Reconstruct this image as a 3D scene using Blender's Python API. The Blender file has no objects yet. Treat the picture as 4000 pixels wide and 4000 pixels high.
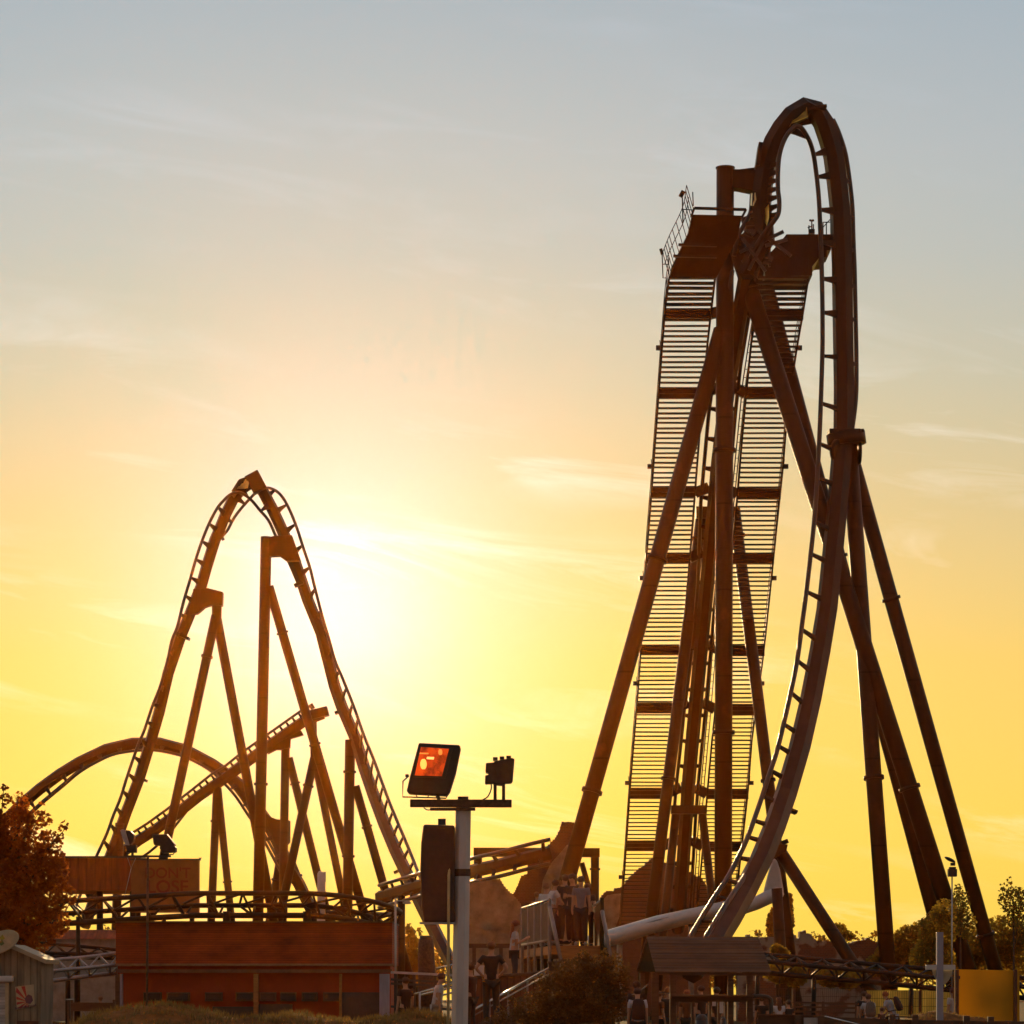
import bpy, bmesh, math, random
from mathutils import Vector, Matrix
R = math.radians
C = bpy.context.scene.collection
SC = bpy.context.scene
rnd = random.Random(7)

# ------------------------------------------------------------------ camera
F, PXC, PYH, CZ = 12000.0, 2000.0, 3850.0, 1.7      # focal length and horizon in photo pixels
cam = bpy.data.cameras.new('camera'); camo = bpy.data.objects.new('camera', cam); C.objects.link(camo)
cam.sensor_width = 36; cam.lens = 36 * F / 4000; cam.shift_y = (PYH - 2000) / 4000
cam.clip_start = 0.5; cam.clip_end = 6000
camo.location = (0, 0, CZ); camo.rotation_euler = (R(90), 0, 0)
SC.camera = camo

# ------------------------------------------------------------------ light
SUN_AZ, SUN_EL = R(-3.32), R(6.84)
SD = Vector((math.sin(SUN_AZ) * math.cos(SUN_EL), math.cos(SUN_AZ) * math.cos(SUN_EL), math.sin(SUN_EL)))
sun = bpy.data.lights.new('sun', 'SUN'); suno = bpy.data.objects.new('sun', sun); C.objects.link(suno)
sun.energy = 3.6; sun.angle = R(0.5); sun.color = (1, 0.66, 0.30)
suno.rotation_euler = (-SD).to_track_quat('-Z', 'Y').to_euler()
suno.location = (0, 0, 80)
SC.view_settings.view_transform = 'Standard'; SC.view_settings.look = 'None'
SC.view_settings.exposure = 0; SC.view_settings.gamma = 1
SC.cycles.volume_bounces = 0; SC.cycles.max_bounces = 6; SC.cycles.transparent_max_bounces = 8

W = bpy.data.worlds.new('World'); SC.world = W; W.use_nodes = True
def build_world():
    nt = W.node_tree; nt.nodes.clear(); N, L = nt.nodes.new, nt.links.new
    def math_(op, a, b=None, c=None, clamp=False):
        n = N('ShaderNodeMath'); n.operation = op; n.use_clamp = clamp
        for i, v in enumerate((a, b, c)):
            if v is None: continue
            if isinstance(v, (int, float)): n.inputs[i].default_value = v
            else: L(v, n.inputs[i])
        return n.outputs[0]
    def mix(fac, a, b, mode='MIX'):
        n = N('ShaderNodeMix'); n.data_type = 'RGBA'; n.blend_type = mode; n.clamp_result = False
        for s, v in ((n.inputs[0], fac), (n.inputs[6], a), (n.inputs[7], b)):
            if isinstance(v, (int, float)): s.default_value = v
            elif isinstance(v, tuple): s.default_value = (*v, 1)
            else: L(v, s)
        return n.outputs[2]
    tc = N('ShaderNodeTexCoord'); nrm = N('ShaderNodeVectorMath'); nrm.operation = 'NORMALIZE'; L(tc.outputs['Generated'], nrm.inputs[0])
    d = nrm.outputs[0]
    sep = N('ShaderNodeSeparateXYZ'); L(d, sep.inputs[0])
    dot = N('ShaderNodeVectorMath'); dot.operation = 'DOT_PRODUCT'; L(d, dot.inputs[0]); dot.inputs[1].default_value = SD
    ds = dot.outputs['Value']
    ang = math_('ARCCOSINE', math_('MINIMUM', ds, 0.999999))
    ramp = N('ShaderNodeValToRGB'); cr = ramp.color_ramp
    stops = SKY_STOPS
    while len(cr.elements) < len(stops): cr.elements.new(0.5)
    for e, (p, c) in zip(cr.elements, stops): e.position = p; e.color = (*c, 1)
    L(math_('MAXIMUM', sep.outputs[2], 0.0), ramp.inputs[0])
    # away from the sun the sky is a dull blue grey
    away = math_('SMOOTH_MIN', 1.0, math_('MULTIPLY', math_('SUBTRACT', 0.90, ds), 0.85), 0.15)
    away = math_('MAXIMUM', away, 0.0)
    base = mix(away, ramp.outputs[0], BACK_SKY)
    g1 = math_('EXPONENT', math_('MULTIPLY', math_('POWER', math_('DIVIDE', ang, R(GLOW1[0])), 2.0), -1.0))
    g2 = math_('EXPONENT', math_('MULTIPLY', math_('POWER', math_('DIVIDE', ang, R(GLOW2[0])), 2.0), -1.0))
    base = mix(g2, base, GLOW2[1], 'ADD'); base = mix(g1, base, GLOW1[1], 'ADD')
    g3 = math_('EXPONENT', math_('MULTIPLY', math_('POWER', math_('DIVIDE', ang, R(GLOW3[0])), 2.0), -1.0)); base = mix(g3, base, GLOW3[1], 'ADD')
    # thin streaky cirrus, laid out in sky directions
    az = math_('DIVIDE', sep.outputs[0], math_('MAXIMUM', sep.outputs[1], 0.05))
    el = math_('DIVIDE', sep.outputs[2], math_('MAXIMUM', sep.outputs[1], 0.05))
    cmb = N('ShaderNodeCombineXYZ'); L(az, cmb.inputs[0])
    L(math_('MULTIPLY', math_('ADD', el, math_('MULTIPLY', az, 0.16)), 5.5), cmb.inputs[1])
    n1 = N('ShaderNodeTexNoise'); n1.inputs['Scale'].default_value = 9; n1.inputs['Detail'].default_value = 7
    n1.inputs['Roughness'].default_value = 0.62; n1.inputs['Distortion'].default_value = 0.9; L(cmb.outputs[0], n1.inputs['Vector'])
    r1 = N('ShaderNodeMapRange'); r1.inputs[1].default_value = 0.50; r1.inputs[2].default_value = 0.76; L(n1.outputs[0], r1.inputs[0])
    n2 = N('ShaderNodeTexNoise'); n2.inputs['Scale'].default_value = 5; n2.inputs['Detail'].default_value = 2; L(cmb.outputs[0], n2.inputs['Vector'])
    r2 = N('ShaderNodeMapRange'); r2.inputs[1].default_value = 0.42; r2.inputs[2].default_value = 0.66; L(n2.outputs[0], r2.inputs[0])
    lo = N('ShaderNodeMapRange'); lo.inputs[1].default_value = 0.235; lo.inputs[2].default_value = 0.15; L(el, lo.inputs[0])
    cl = math_('MULTIPLY', math_('MULTIPLY', r1.outputs[0], r2.outputs[0]), math_('MULTIPLY_ADD', lo.outputs[0], 0.85, 0.15), None, True)
    base = mix(cl, base, CLOUD, 'ADD')
    sky = N('ShaderNodeTexSky'); sky.sky_type = 'NISHITA'; sky.sun_disc = False
    sky.sun_elevation = SUN_EL; sky.sun_rotation = SUN_AZ; sky.dust_density = 3; sky.air_density = 1.4
    b1 = N('ShaderNodeBackground'); L(sky.outputs[0], b1.inputs[0]); b1.inputs[1].default_value = NISHITA
    b2 = N('ShaderNodeBackground'); L(base, b2.inputs[0]); b2.inputs[1].default_value = 1.0
    ad = N('ShaderNodeAddShader'); L(b1.outputs[0], ad.inputs[0]); L(b2.outputs[0], ad.inputs[1])
    out = N('ShaderNodeOutputWorld'); L(ad.outputs[0], out.inputs['Surface'])
SKY_STOPS = [(0.0, (0.88, 0.61, 0.08)), (0.055, (0.90, 0.615, 0.11)), (0.105, (0.82, 0.575, 0.15)), (0.1525, (0.64, 0.52, 0.265)),
             (0.193, (0.50, 0.50, 0.39)), (0.232, (0.42, 0.475, 0.47)), (0.262, (0.40, 0.465, 0.50)), (0.306, (0.335, 0.425, 0.495)), (0.45, (0.25, 0.31, 0.38)), (1.0, (0.18, 0.23, 0.30))]
BACK_SKY = (0.235, 0.185, 0.155)
GLOW1 = (8.0, (0.08, 0.10, 0.0)); GLOW2 = (3.4, (0.0, 0.24, 0.56)); GLOW3 = (1.5, (0.25, 0.25, 0.22)); CLOUD = (0.42, 0.46, 0.62); NISHITA = 0.004
build_world()

# ------------------------------------------------------------------ materials
MATS = {}
def mat(name, col, rough=0.6, metal=0.0, var=0.25, scale=3.0, bump=0.0, trans=0.0, tcol=None, emit=None, streak=None, spec=0.5):
    m = bpy.data.materials.new(name); m.use_nodes = True; nt = m.node_tree; N, L = nt.nodes.new, nt.links.new
    b = nt.nodes['Principled BSDF']; out = nt.nodes['Material Output']
    b.inputs['Roughness'].default_value = rough; b.inputs['Metallic'].default_value = metal
    b.inputs['Specular IOR Level'].default_value = spec
    tc = N('ShaderNodeTexCoord'); mp = N('ShaderNodeMapping'); L(tc.outputs['Object'], mp.inputs[0])
    if streak: mp.inputs['Scale'].default_value = streak
    nz = N('ShaderNodeTexNoise'); nz.inputs['Scale'].default_value = scale; nz.inputs['Detail'].default_value = 5
    nz.inputs['Roughness'].default_value = 0.65; L(mp.outputs[0], nz.inputs['Vector'])
    mr = N('ShaderNodeMapRange'); mr.inputs[1].default_value = 0.3; mr.inputs[2].default_value = 0.7
    mr.inputs[3].default_value = 1 - var; mr.inputs[4].default_value = 1 + var; L(nz.outputs[0], mr.inputs[0])
    mx = N('ShaderNodeMix'); mx.data_type = 'RGBA'; mx.blend_type = 'MULTIPLY'; mx.inputs[0].default_value = 1
    mx.inputs[6].default_value = (*col, 1); L(mr.outputs[0], mx.inputs[7]); L(mx.outputs[2], b.inputs['Base Color'])
    if bump:
        bp = N('ShaderNodeBump'); bp.inputs['Strength'].default_value = bump; L(nz.outputs[0], bp.inputs['Height']); L(bp.outputs[0], b.inputs['Normal'])
    if trans:
        t = N('ShaderNodeBsdfTranslucent'); ms = N('ShaderNodeMixShader'); ms.inputs[0].default_value = trans
        m2 = N('ShaderNodeMix'); m2.data_type = 'RGBA'; m2.blend_type = 'MULTIPLY'; m2.inputs[0].default_value = 1
        m2.inputs[6].default_value = (*(tcol or col), 1); L(mr.outputs[0], m2.inputs[7]); L(m2.outputs[2], t.inputs['Color'])
        L(b.outputs[0], ms.inputs[1]); L(t.outputs[0], ms.inputs[2]); L(ms.outputs[0], out.inputs['Surface'])
    if emit:
        b.inputs['Emission Color'].default_value = (*emit[0], 1); b.inputs['Emission Strength'].default_value = emit[1]
    MATS[name] = m
    return m
def nodes(m): return m.node_tree.nodes.new, m.node_tree.links.new, m.node_tree.nodes['Principled BSDF']

STEEL = mat('coaster_steel', (0.025, 0.018, 0.013), 0.45, 0.0, 0.35, 1.6, streak=(1, 1, 0.15), spec=.2)
STEEL_B = mat('support_steel', (0.023, 0.015, 0.008), 0.5, 0.0, 0.45, 1.6, streak=(1, 1, 0.10), spec=.18)
RAIL = mat('rail_steel', (0.042, 0.032, 0.026), 0.35, 0.0, 0.15, 2.0)
GALV = mat('galvanised_steel', (0.36, 0.36, 0.38), 0.35, 0.6, 0.15, 4)
SUNGOLD = mat('sun_gold_steel', (0.95, 0.66, 0.18), 0.3, 0.85, 0.15, 4)  # steel tinted gold to paint in the sunset reflection
CHROME = mat('polished_rail', (0.55, 0.53, 0.5), 0.22, 0.9, 0.1, 4)
DARKM = mat('dark_metal', (0.035, 0.032, 0.03), 0.45, 0.0, 0.25, 6)
BLACKP = mat('black_plastic', (0.022, 0.021, 0.021), 0.5, 0.0, 0.3, 12)
RUST = mat('rusty_steel', (0.085, 0.045, 0.028), 0.75, 0.0, 0.5, 14, 0.2)
POLEP = mat('pole_paint', (0.56, 0.52, 0.54), 0.45, 0.0, 0.16, 5, 0.05, streak=(1, 1, 0.25))
RAILST = mat('railing_steel', (0.17, 0.13, 0.11), 0.4, 0.4, 0.2, 6)
CONDUIT = mat('cream_conduit', (0.55, 0.42, 0.22), 0.5, 0.0, 0.15, 8)
WHITEP = mat('white_paint', (0.60, 0.58, 0.58), 0.4, 0.0, 0.1, 2)
BLUEP = mat('blue_grey_paint', (0.30, 0.30, 0.40), 0.5, 0.0, 0.18, 6, streak=(1, 1, .2))
CREAM = mat('cream_board', (0.50, 0.42, 0.28), 0.6, 0.0, 0.15, 5)
WOOD = mat('dark_timber', (0.10, 0.055, 0.03), 0.75, 0.0, 0.35, 6, 0.15, streak=(.3, .3, 3))
WOODW = mat('warm_timber_steps', (0.34, 0.15, 0.045), 0.7, 0.0, 0.35, 5, 0.1, streak=(.3, 3, 3))
PANEL = mat('railing_panel', (0.15, 0.115, 0.085), 0.8, 0.0, 0.2, 3, spec=.08)
GREENP = mat('dark_green_panel', (0.03, 0.028, 0.012), 0.9, 0.0, 0.2, 3, spec=.05)
CONCR = mat('concrete', (0.27, 0.24, 0.21), 0.85, 0.0, 0.25, 2.5, 0.2)
YELB = mat('yellow_sheet', (0.45, 0.28, 0.02), 0.55, 0.0, 0.05, 2, trans=0.5, tcol=(0.78, 0.48, 0.015))
GOLDS = mat('golden_screen', (0.6, 0.40, 0.1), 0.6, 0.0, 0.3, 1.2, trans=0.7, tcol=(1.0, 0.78, 0.3), streak=(3, 1, .3))
TAN = mat('brown_post', (0.12, 0.05, 0.025), 0.7, 0.0, 0.3, 6)
SAND = mat('dry_sandy_soil', (0.25, 0.11, 0.035), 0.95, 0.0, 0.4, 3.5, 0.6, spec=.03)
GRASSB = mat('dry_grass', (0.14, 0.10, 0.035), 0.8, 0.0, 0.5, 2, trans=0.4, tcol=(0.30, 0.19, 0.05))
GROUND = mat('trodden_ground', (0.10, 0.07, 0.035), 0.98, 0.0, 0.4, 0.5, 0.3, spec=.02)
SKIN = mat('skin', (0.42, 0.24, 0.16), 0.55, 0.0, 0.06, 8)
GLINTR = mat('sun_glint_paint', (0.9, 0.4, 0.12), 0.3, emit=((1.0, 0.32, 0.04), 0.9))  # glint of the sun painted as emission, no bulb is lit
GLINTG = mat('sun_glint_reflector', (0.75, 0.10, 0.02), 0.25, 0.3, 0.5, 30, 0.4, emit=((1.0, 0.085, 0.004), 0.42))  # low sun on the unlit lamp face, put in as emission
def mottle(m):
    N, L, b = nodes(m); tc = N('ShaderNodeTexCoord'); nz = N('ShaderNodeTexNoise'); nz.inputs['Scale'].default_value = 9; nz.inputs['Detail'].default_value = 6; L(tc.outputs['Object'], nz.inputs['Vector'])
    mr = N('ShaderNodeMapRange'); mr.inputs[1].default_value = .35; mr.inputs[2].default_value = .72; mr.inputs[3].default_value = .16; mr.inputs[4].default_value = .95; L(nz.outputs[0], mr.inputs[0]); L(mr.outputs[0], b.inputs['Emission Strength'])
mottle(GLINTG)
LEAFM = mat('tree_leaf', (0.085, 0.035, 0.01), 0.6, 0.0, 0.6, 1.6, trans=0.55, tcol=(0.55, 0.13, 0.012))
LEAFG = mat('shrub_leaf', (0.075, 0.065, 0.015), 0.6, 0.0, 0.6, 0.9, trans=0.55, tcol=(0.56, 0.35, 0.035))
LEAFF = mat('far_leaf', (0.07, 0.06, 0.02), 0.7, 0.0, 0.5, 0.4, trans=0.4, tcol=(0.34, 0.20, 0.03))
IVY = mat('ivy_leaf', (0.06, 0.035, 0.01), 0.65, 0.0, 0.6, 1.8, trans=0.22, tcol=(0.26, 0.13, 0.02))
BARK = mat('bark', (0.07, 0.05, 0.035), 0.9, 0.0, 0.4, 8, 0.4)
REDP = mat('red_print', (0.42, 0.045, 0.04), 0.6, 0.0, 0.15, 9)
INKP = mat('purple_ink', (0.09, 0.05, 0.10), 0.7, 0.0, 0.1, 9)
SIGNRED = mat('faded_red_lettering', (0.17, 0.028, 0.012), 0.7, 0.0, 0.15, 4)

def brick_mat(name, c1, c2, mortar, scale, plaster=None, pl_scale=0.35, thr=0.5):
    m = mat(name, c1, 0.85, 0.0, 0.3, 3, 0.15); N, L, b = nodes(m)
    tc = N('ShaderNodeTexCoord'); sx = N('ShaderNodeSeparateXYZ'); L(tc.outputs['Object'], sx.inputs[0])
    cb = N('ShaderNodeCombineXYZ'); L(sx.outputs[0], cb.inputs[0]); L(sx.outputs[2], cb.inputs[1])
    bt = N('ShaderNodeTexBrick'); L(cb.outputs[0], bt.inputs['Vector']); bt.inputs['Scale'].default_value = scale
    bt.inputs['Color1'].default_value = (*c1, 1); bt.inputs['Color2'].default_value = (*c2, 1); bt.inputs['Mortar'].default_value = (*mortar, 1)
    bt.inputs['Mortar Size'].default_value = 0.025
    res = bt.outputs[0]
    if plaster:
        nz = N('ShaderNodeTexNoise'); nz.inputs['Scale'].default_value = pl_scale; nz.inputs['Detail'].default_value = 8; L(tc.outputs['Object'], nz.inputs['Vector'])
        st = N('ShaderNodeMapRange'); st.inputs[1].default_value = thr - .015; st.inputs[2].default_value = thr + .015; L(nz.outputs[0], st.inputs[0])
        mx = N('ShaderNodeMix'); mx.data_type = 'RGBA'; L(st.outputs[0], mx.inputs[0]); L(res, mx.inputs[6]); mx.inputs[7].default_value = (*plaster, 1); res = mx.outputs[2]
    L(res, b.inputs['Base Color']); return m
def seams(m, period, width, dark):
    N, L, b = nodes(m); src = b.inputs['Base Color'].links[0].from_socket
    tc = N('ShaderNodeTexCoord'); sx = N('ShaderNodeSeparateXYZ'); L(tc.outputs['Object'], sx.inputs[0])
    dv = N('ShaderNodeMath'); dv.operation = 'DIVIDE'; L(sx.outputs[2], dv.inputs[0]); dv.inputs[1].default_value = period
    fr = N('ShaderNodeMath'); fr.operation = 'FRACT'; L(dv.outputs[0], fr.inputs[0])
    gt = N('ShaderNodeMath'); gt.operation = 'GREATER_THAN'; L(fr.outputs[0], gt.inputs[0]); gt.inputs[1].default_value = width
    mr = N('ShaderNodeMapRange'); L(gt.outputs[0], mr.inputs[0]); mr.inputs[3].default_value = dark; mr.inputs[4].default_value = 1.0
    mx = N('ShaderNodeMix'); mx.data_type = 'RGBA'; mx.blend_type = 'MULTIPLY'; mx.inputs[0].default_value = 1
    L(src, mx.inputs[6]); L(mr.outputs[0], mx.inputs[7]); L(mx.outputs[2], b.inputs['Base Color'])
    # rust blooming through the paint
    nz = N('ShaderNodeTexNoise'); nz.inputs['Scale'].default_value = 0.8; nz.inputs['Detail'].default_value = 8; L(tc.outputs['Object'], nz.inputs['Vector'])
    m2 = N('ShaderNodeMapRange'); m2.inputs[1].default_value = .58; m2.inputs[2].default_value = .7; m2.inputs[4].default_value = .7; L(nz.outputs[0], m2.inputs[0])
    m3 = N('ShaderNodeMix'); m3.data_type = 'RGBA'; L(m2.outputs[0], m3.inputs[0]); L(mx.outputs[2], m3.inputs[6]); m3.inputs[7].default_value = (.075, .032, .014, 1); L(m3.outputs[2], b.inputs['Base Color'])
seams(STEEL_B, 4.2, 0.02, 0.35)
BRICK = brick_mat('ruin_brick', (0.13, 0.055, 0.03), (0.09, 0.04, 0.025), (0.12, 0.09, 0.07), 3.2)
PLASTER = mat('old_plaster', (0.29, 0.225, 0.16), 0.9, 0.0, 0.42, 1.6, 0.5)
RUINW = brick_mat('broken_plaster_brick', (0.17, 0.06, 0.03), (0.11, 0.045, 0.03), (0.14, 0.10, 0.08), 2.6, (0.33, 0.28, 0.24), 0.42, 0.475)
def plank_mat(name, c, period, axis=2, dark=0.45, rough=0.8):
    m = mat(name, c, rough, 0.0, 0.5, 1.3, 0.0, streak=(.5, 1, 1.2) if axis == 2 else (3, 1, .4)); N, L, b = nodes(m)
    src = b.inputs['Base Color'].links[0].from_socket
    tc = N('ShaderNodeTexCoord'); sx = N('ShaderNodeSeparateXYZ'); L(tc.outputs['Object'], sx.inputs[0])
    dv = N('ShaderNodeMath'); dv.operation = 'DIVIDE'; L(sx.outputs[axis], dv.inputs[0]); dv.inputs[1].default_value = period
    fr = N('ShaderNodeMath'); fr.operation = 'FRACT'; L(dv.outputs[0], fr.inputs[0])
    fl = N('ShaderNodeMath'); fl.operation = 'FLOOR'; L(dv.outputs[0], fl.inputs[0])
    wn = N('ShaderNodeTexWhiteNoise'); wn.noise_dimensions = '1D'; L(fl.outputs[0], wn.inputs['W'])
    gt = N('ShaderNodeMath'); gt.operation = 'GREATER_THAN'; L(fr.outputs[0], gt.inputs[0]); gt.inputs[1].default_value = 0.16
    ma = N('ShaderNodeMath'); ma.operation = 'MULTIPLY_ADD'; L(wn.outputs[0], ma.inputs[0]); ma.inputs[1].default_value = 0.35; ma.inputs[2].default_value = 0.8
    mn = N('ShaderNodeMath'); mn.operation = 'MULTIPLY'; L(ma.outputs[0], mn.inputs[0])
    mr = N('ShaderNodeMapRange'); L(gt.outputs[0], mr.inputs[0]); mr.inputs[3].default_value = dark; mr.inputs[4].default_value = 1.0; L(mr.outputs[0], mn.inputs[1])
    mx = N('ShaderNodeMix'); mx.data_type = 'RGBA'; mx.blend_type = 'MULTIPLY'; mx.inputs[0].default_value = 1
    L(src, mx.inputs[6]); L(mn.outputs[0], mx.inputs[7]); L(mx.outputs[2], b.inputs['Base Color'])
    bp = N('ShaderNodeBump'); bp.inputs['Strength'].default_value = 0.5; bp.inputs['Distance'].default_value = 0.02; L(gt.outputs[0], bp.inputs['Height']); L(bp.outputs[0], b.inputs['Normal'])
    return m
CLAD = plank_mat('horizontal_cladding', (0.32, 0.048, 0.007), 0.085)
CLADG = plank_mat('green_grey_boards', (0.20, 0.19, 0.14), 0.21, 0, 0.55)
SHUT = plank_mat('white_roller_shutter', (0.50, 0.47, 0.46), 0.1, 2, 0.65, 0.5)
ROOFP = plank_mat('timber_roof_boards', (0.11, 0.058, 0.026), 0.115, 2, 0.4)
SHEDW = plank_mat('red_brown_sheeting', (0.24, 0.05, 0.014), 0.5, 0, 0.8)

# ------------------------------------------------------------------ helpers
def P(px, py, Y):
    return Vector(((px - PXC) / F * Y, Y, CZ + (PYH - py) / F * Y))
def m_(px, Y): return px / F * Y
class MB:
    def __init__(s): s.v, s.f, s.sm = [], [], []
    def add(s, vs, fs, smooth=False):
        o = len(s.v); s.v += [tuple(v) for v in vs]
        for f in fs: s.f.append(tuple(i + o for i in f)); s.sm.append(smooth)
    def box(s, c, size, rot=None):
        hx, hy, hz = (x / 2 for x in size); M = rot or Matrix.Identity(3); c = Vector(c)
        vs = [c + M @ Vector((x * hx, y * hy, z * hz)) for z in (-1, 1) for y in (-1, 1) for x in (-1, 1)]
        s.add(vs, [(0, 2, 3, 1), (4, 5, 7, 6), (0, 1, 5, 4), (2, 6, 7, 3), (0, 4, 6, 2), (1, 3, 7, 5)])
    def loft(s, rings, caps=True, smooth=False, closed=False):
        n = len(rings[0]); o = len(s.v)
        for r in rings: s.v += [tuple(p) for p in r]
        K = len(rings)
        for i in range(K if closed else K - 1):
            a, b = o + i * n, o + ((i + 1) % K) * n
            for j in range(n): s.f.append((a + j, a + (j + 1) % n, b + (j + 1) % n, b + j)); s.sm.append(smooth)
        if caps and not closed:
            s.f.append(tuple(range(o + n - 1, o - 1, -1))); s.sm.append(False)
            s.f.append(tuple(range(o + (K - 1) * n, o + K * n))); s.sm.append(False)
    def frames(s, pts):
        out = []
        for i, p in enumerate(pts):
            T = (pts[min(i + 1, len(pts) - 1)] - pts[max(i - 1, 0)]).normalized()
            nn = Vector((0, -1, 0)); nn = nn - T * nn.dot(T)
            if nn.length < 0.12: nn = Vector((0, 0, 1)) - T * T.z
            nn.normalize(); out.append((p, T, nn, T.cross(nn)))
        return out
    def tube(s, pts, r, n=8, smooth=True):
        rr = r if isinstance(r, (list, tuple)) else [r] * len(pts)
        s.loft([[p + (N * math.cos(a) + B * math.sin(a)) * q for a in [2 * math.pi * k / n for k in range(n)]]
                for (p, T, N, B), q in zip(s.frames(pts), rr)], True, smooth)
    def section(s, pts, w, h, sides=6, rot=0.0, k=1.0):
        s.loft([[p + N * (math.cos(a) * h / 2) + B * (math.sin(a) * w / 2) for a in [rot + 2 * math.pi * j / sides for j in range(sides)]]
                for (p, T, N, B) in s.frames(pts)])
    def beam(s, a, b, w, h):       # rectangular bar: w across the view, h in depth
        s.loft([[p + N * (y * h / 2) + B * (x * w / 2) for x, y in ((-1, -1), (1, -1), (1, 1), (-1, 1))] for (p, T, N, B) in s.frames([a, b])])
    def prism(s, poly, d):         # polygon of points, pushed back by vector d
        d = Vector(d); n = len(poly)
        s.add(list(poly) + [Vector(p) + d for p in poly],
              [tuple(range(n)), tuple(range(2 * n - 1, n - 1, -1))] + [(i, i + n, (i + 1) % n + n, (i + 1) % n) for i in range(n)])
    def ell(s, c, r, nu=10, nv=7, rot=None):
        c = Vector(c); M = rot or Matrix.Identity(3); rings = []
        for i in range(1, nv):
            t = math.pi * i / nv
            rings.append([c + M @ Vector((r[0] * math.sin(t) * math.cos(q), r[1] * math.sin(t) * math.sin(q), r[2] * math.cos(t))) for q in [2 * math.pi * k / nu for k in range(nu)]])
        s.loft(rings, True, True)
    def build(s, name, m, parent=None, bevel=0.0):
        me = bpy.data.meshes.new(name)
        off = Vector((0, 0, 0)); q = parent
        while q is not None: off += q.location; q = q.parent
        me.from_pydata([tuple(Vector(v) - off) for v in s.v], [], s.f)
        bm = bmesh.new(); bm.from_mesh(me)
        if len(bm.faces) < 30000: bmesh.ops.recalc_face_normals(bm, faces=bm.faces)
        bm.to_mesh(me); bm.free()
        me.polygons.foreach_set('use_smooth', s.sm); me.materials.append(m)
        o = bpy.data.objects.new(name, me); C.objects.link(o)
        if parent is not None: o.parent = parent
        if bevel:
            bv = o.modifiers.new('Bevel', 'BEVEL'); bv.width = bevel; bv.segments = 2; bv.limit_method = 'ANGLE'
        return o
def pbox(mb, x0, y0, x1, y1, Y, d):
    a, b = P(x0, y1, Y), P(x1, y0, Y)
    mb.box(((a.x + b.x) / 2, Y + d / 2, (a.z + b.z) / 2), (abs(b.x - a.x), d, abs(b.z - a.z)))
def pprism(mb, poly, Y, d): mb.prism([P(x, y, Y) for x, y in poly], (0, d, 0))
def thing(name, label, cat, loc=(0, 0, 0), group=None, kind=None):
    o = bpy.data.objects.new(name, None); C.objects.link(o); o.location = loc; o.empty_display_size = 0.3
    return tag(o, label, cat, group, kind)
def tag(o, label=None, cat=None, group=None, kind=None):
    for k, v in (('label', label), ('category', cat), ('group', group), ('kind', kind)):
        if v: o[k] = v
    return o
def crom(pts, n):
    pts = [Vector(p) for p in pts]; q = [2 * pts[0] - pts[1]] + pts + [2 * pts[-1] - pts[-2]]; out = []
    S = len(pts) - 1
    for k in range(n + 1):
        t = min(k / n * S, S - 1e-6); i = int(t); u = t - i; a, b, c, d = q[i:i + 4]
        out.append(0.5 * ((2 * b) + (c - a) * u + (2 * a - 5 * b + 4 * c - d) * u * u + (3 * b - a - 3 * c + d) * u ** 3))
    return out
def PP(lst, Y=None):      # [(px,py[,Y])] -> world points
    return [P(p[0], p[1], p[2] if len(p) > 2 else Y) for p in lst]
def along(pts, n, t0=0.0, t1=1.0):
    L = [0]
    for a, b in zip(pts, pts[1:]): L.append(L[-1] + (b - a).length)
    out = []
    for k in range(n):
        s = L[-1] * (t0 + (t1 - t0) * (k / max(1, n - 1))); i = 0
        while i < len(L) - 2 and L[i + 1] < s: i += 1
        u = (s - L[i]) / max(1e-6, L[i + 1] - L[i]); out.append(pts[i].lerp(pts[i + 1], u))
    return out
def nearest(pts, p):
    best = None
    for a, b in zip(pts, pts[1:]):
        d = b - a; u = max(0, min(1, (p - a).dot(d) / d.length_squared)); q = a + d * u; l = (q - p).length
        if best is None or l < best[0]: best = (l, q, d.normalized())
    return best
def tie(root, a, b, T, base, tip, th, m=None):   # tapered bracket from the spine (a) to the rail (b)
    mb = MB(); S = (b - a).cross(T).normalized() * th / 2
    mb.loft([[p + T * (s1 * l / 2) + S * s2 for s1, s2 in ((-1, -1), (1, -1), (1, 1), (-1, 1))] for p, l in ((a, base), (a.lerp(b, 0.5), (base * .35 + tip * .65)), (b, tip))])
    return mb.build('track_tie', m or STEEL, root)
def ties(root, spine, rail, n, base=0.7, tip=0.16, th=0.1, t0=0.02, t1=0.98, shift=0.0):
    for q in along(rail, n, t0, t1):
        l, a, T = nearest(spine, q); tie(root, a + T * shift, q, T, base, tip, th)
def column(root, a, b, w, name='support_leg', flanges=(), m=None, n=18):
    # a, b = (px, py, Y); w = width in photo pixels at a
    A, B = P(*a), P(*b); r = m_(w, a[2]) / 2
    mb = MB(); mb.tube([A, A.lerp(B, .5), B], r, n); o = mb.build(name, m or STEEL_B, root)
    d = (B - A).normalized()
    for py in flanges:
        t = (py - a[1]) / (b[1] - a[1]); q = A.lerp(B, t); f = MB(); f.tube([q - d * r * .22, q + d * r * .22], r * 1.28, n); f.build('flange', m or STEEL_B, o)
    return o
GZ = -0.2

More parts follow.
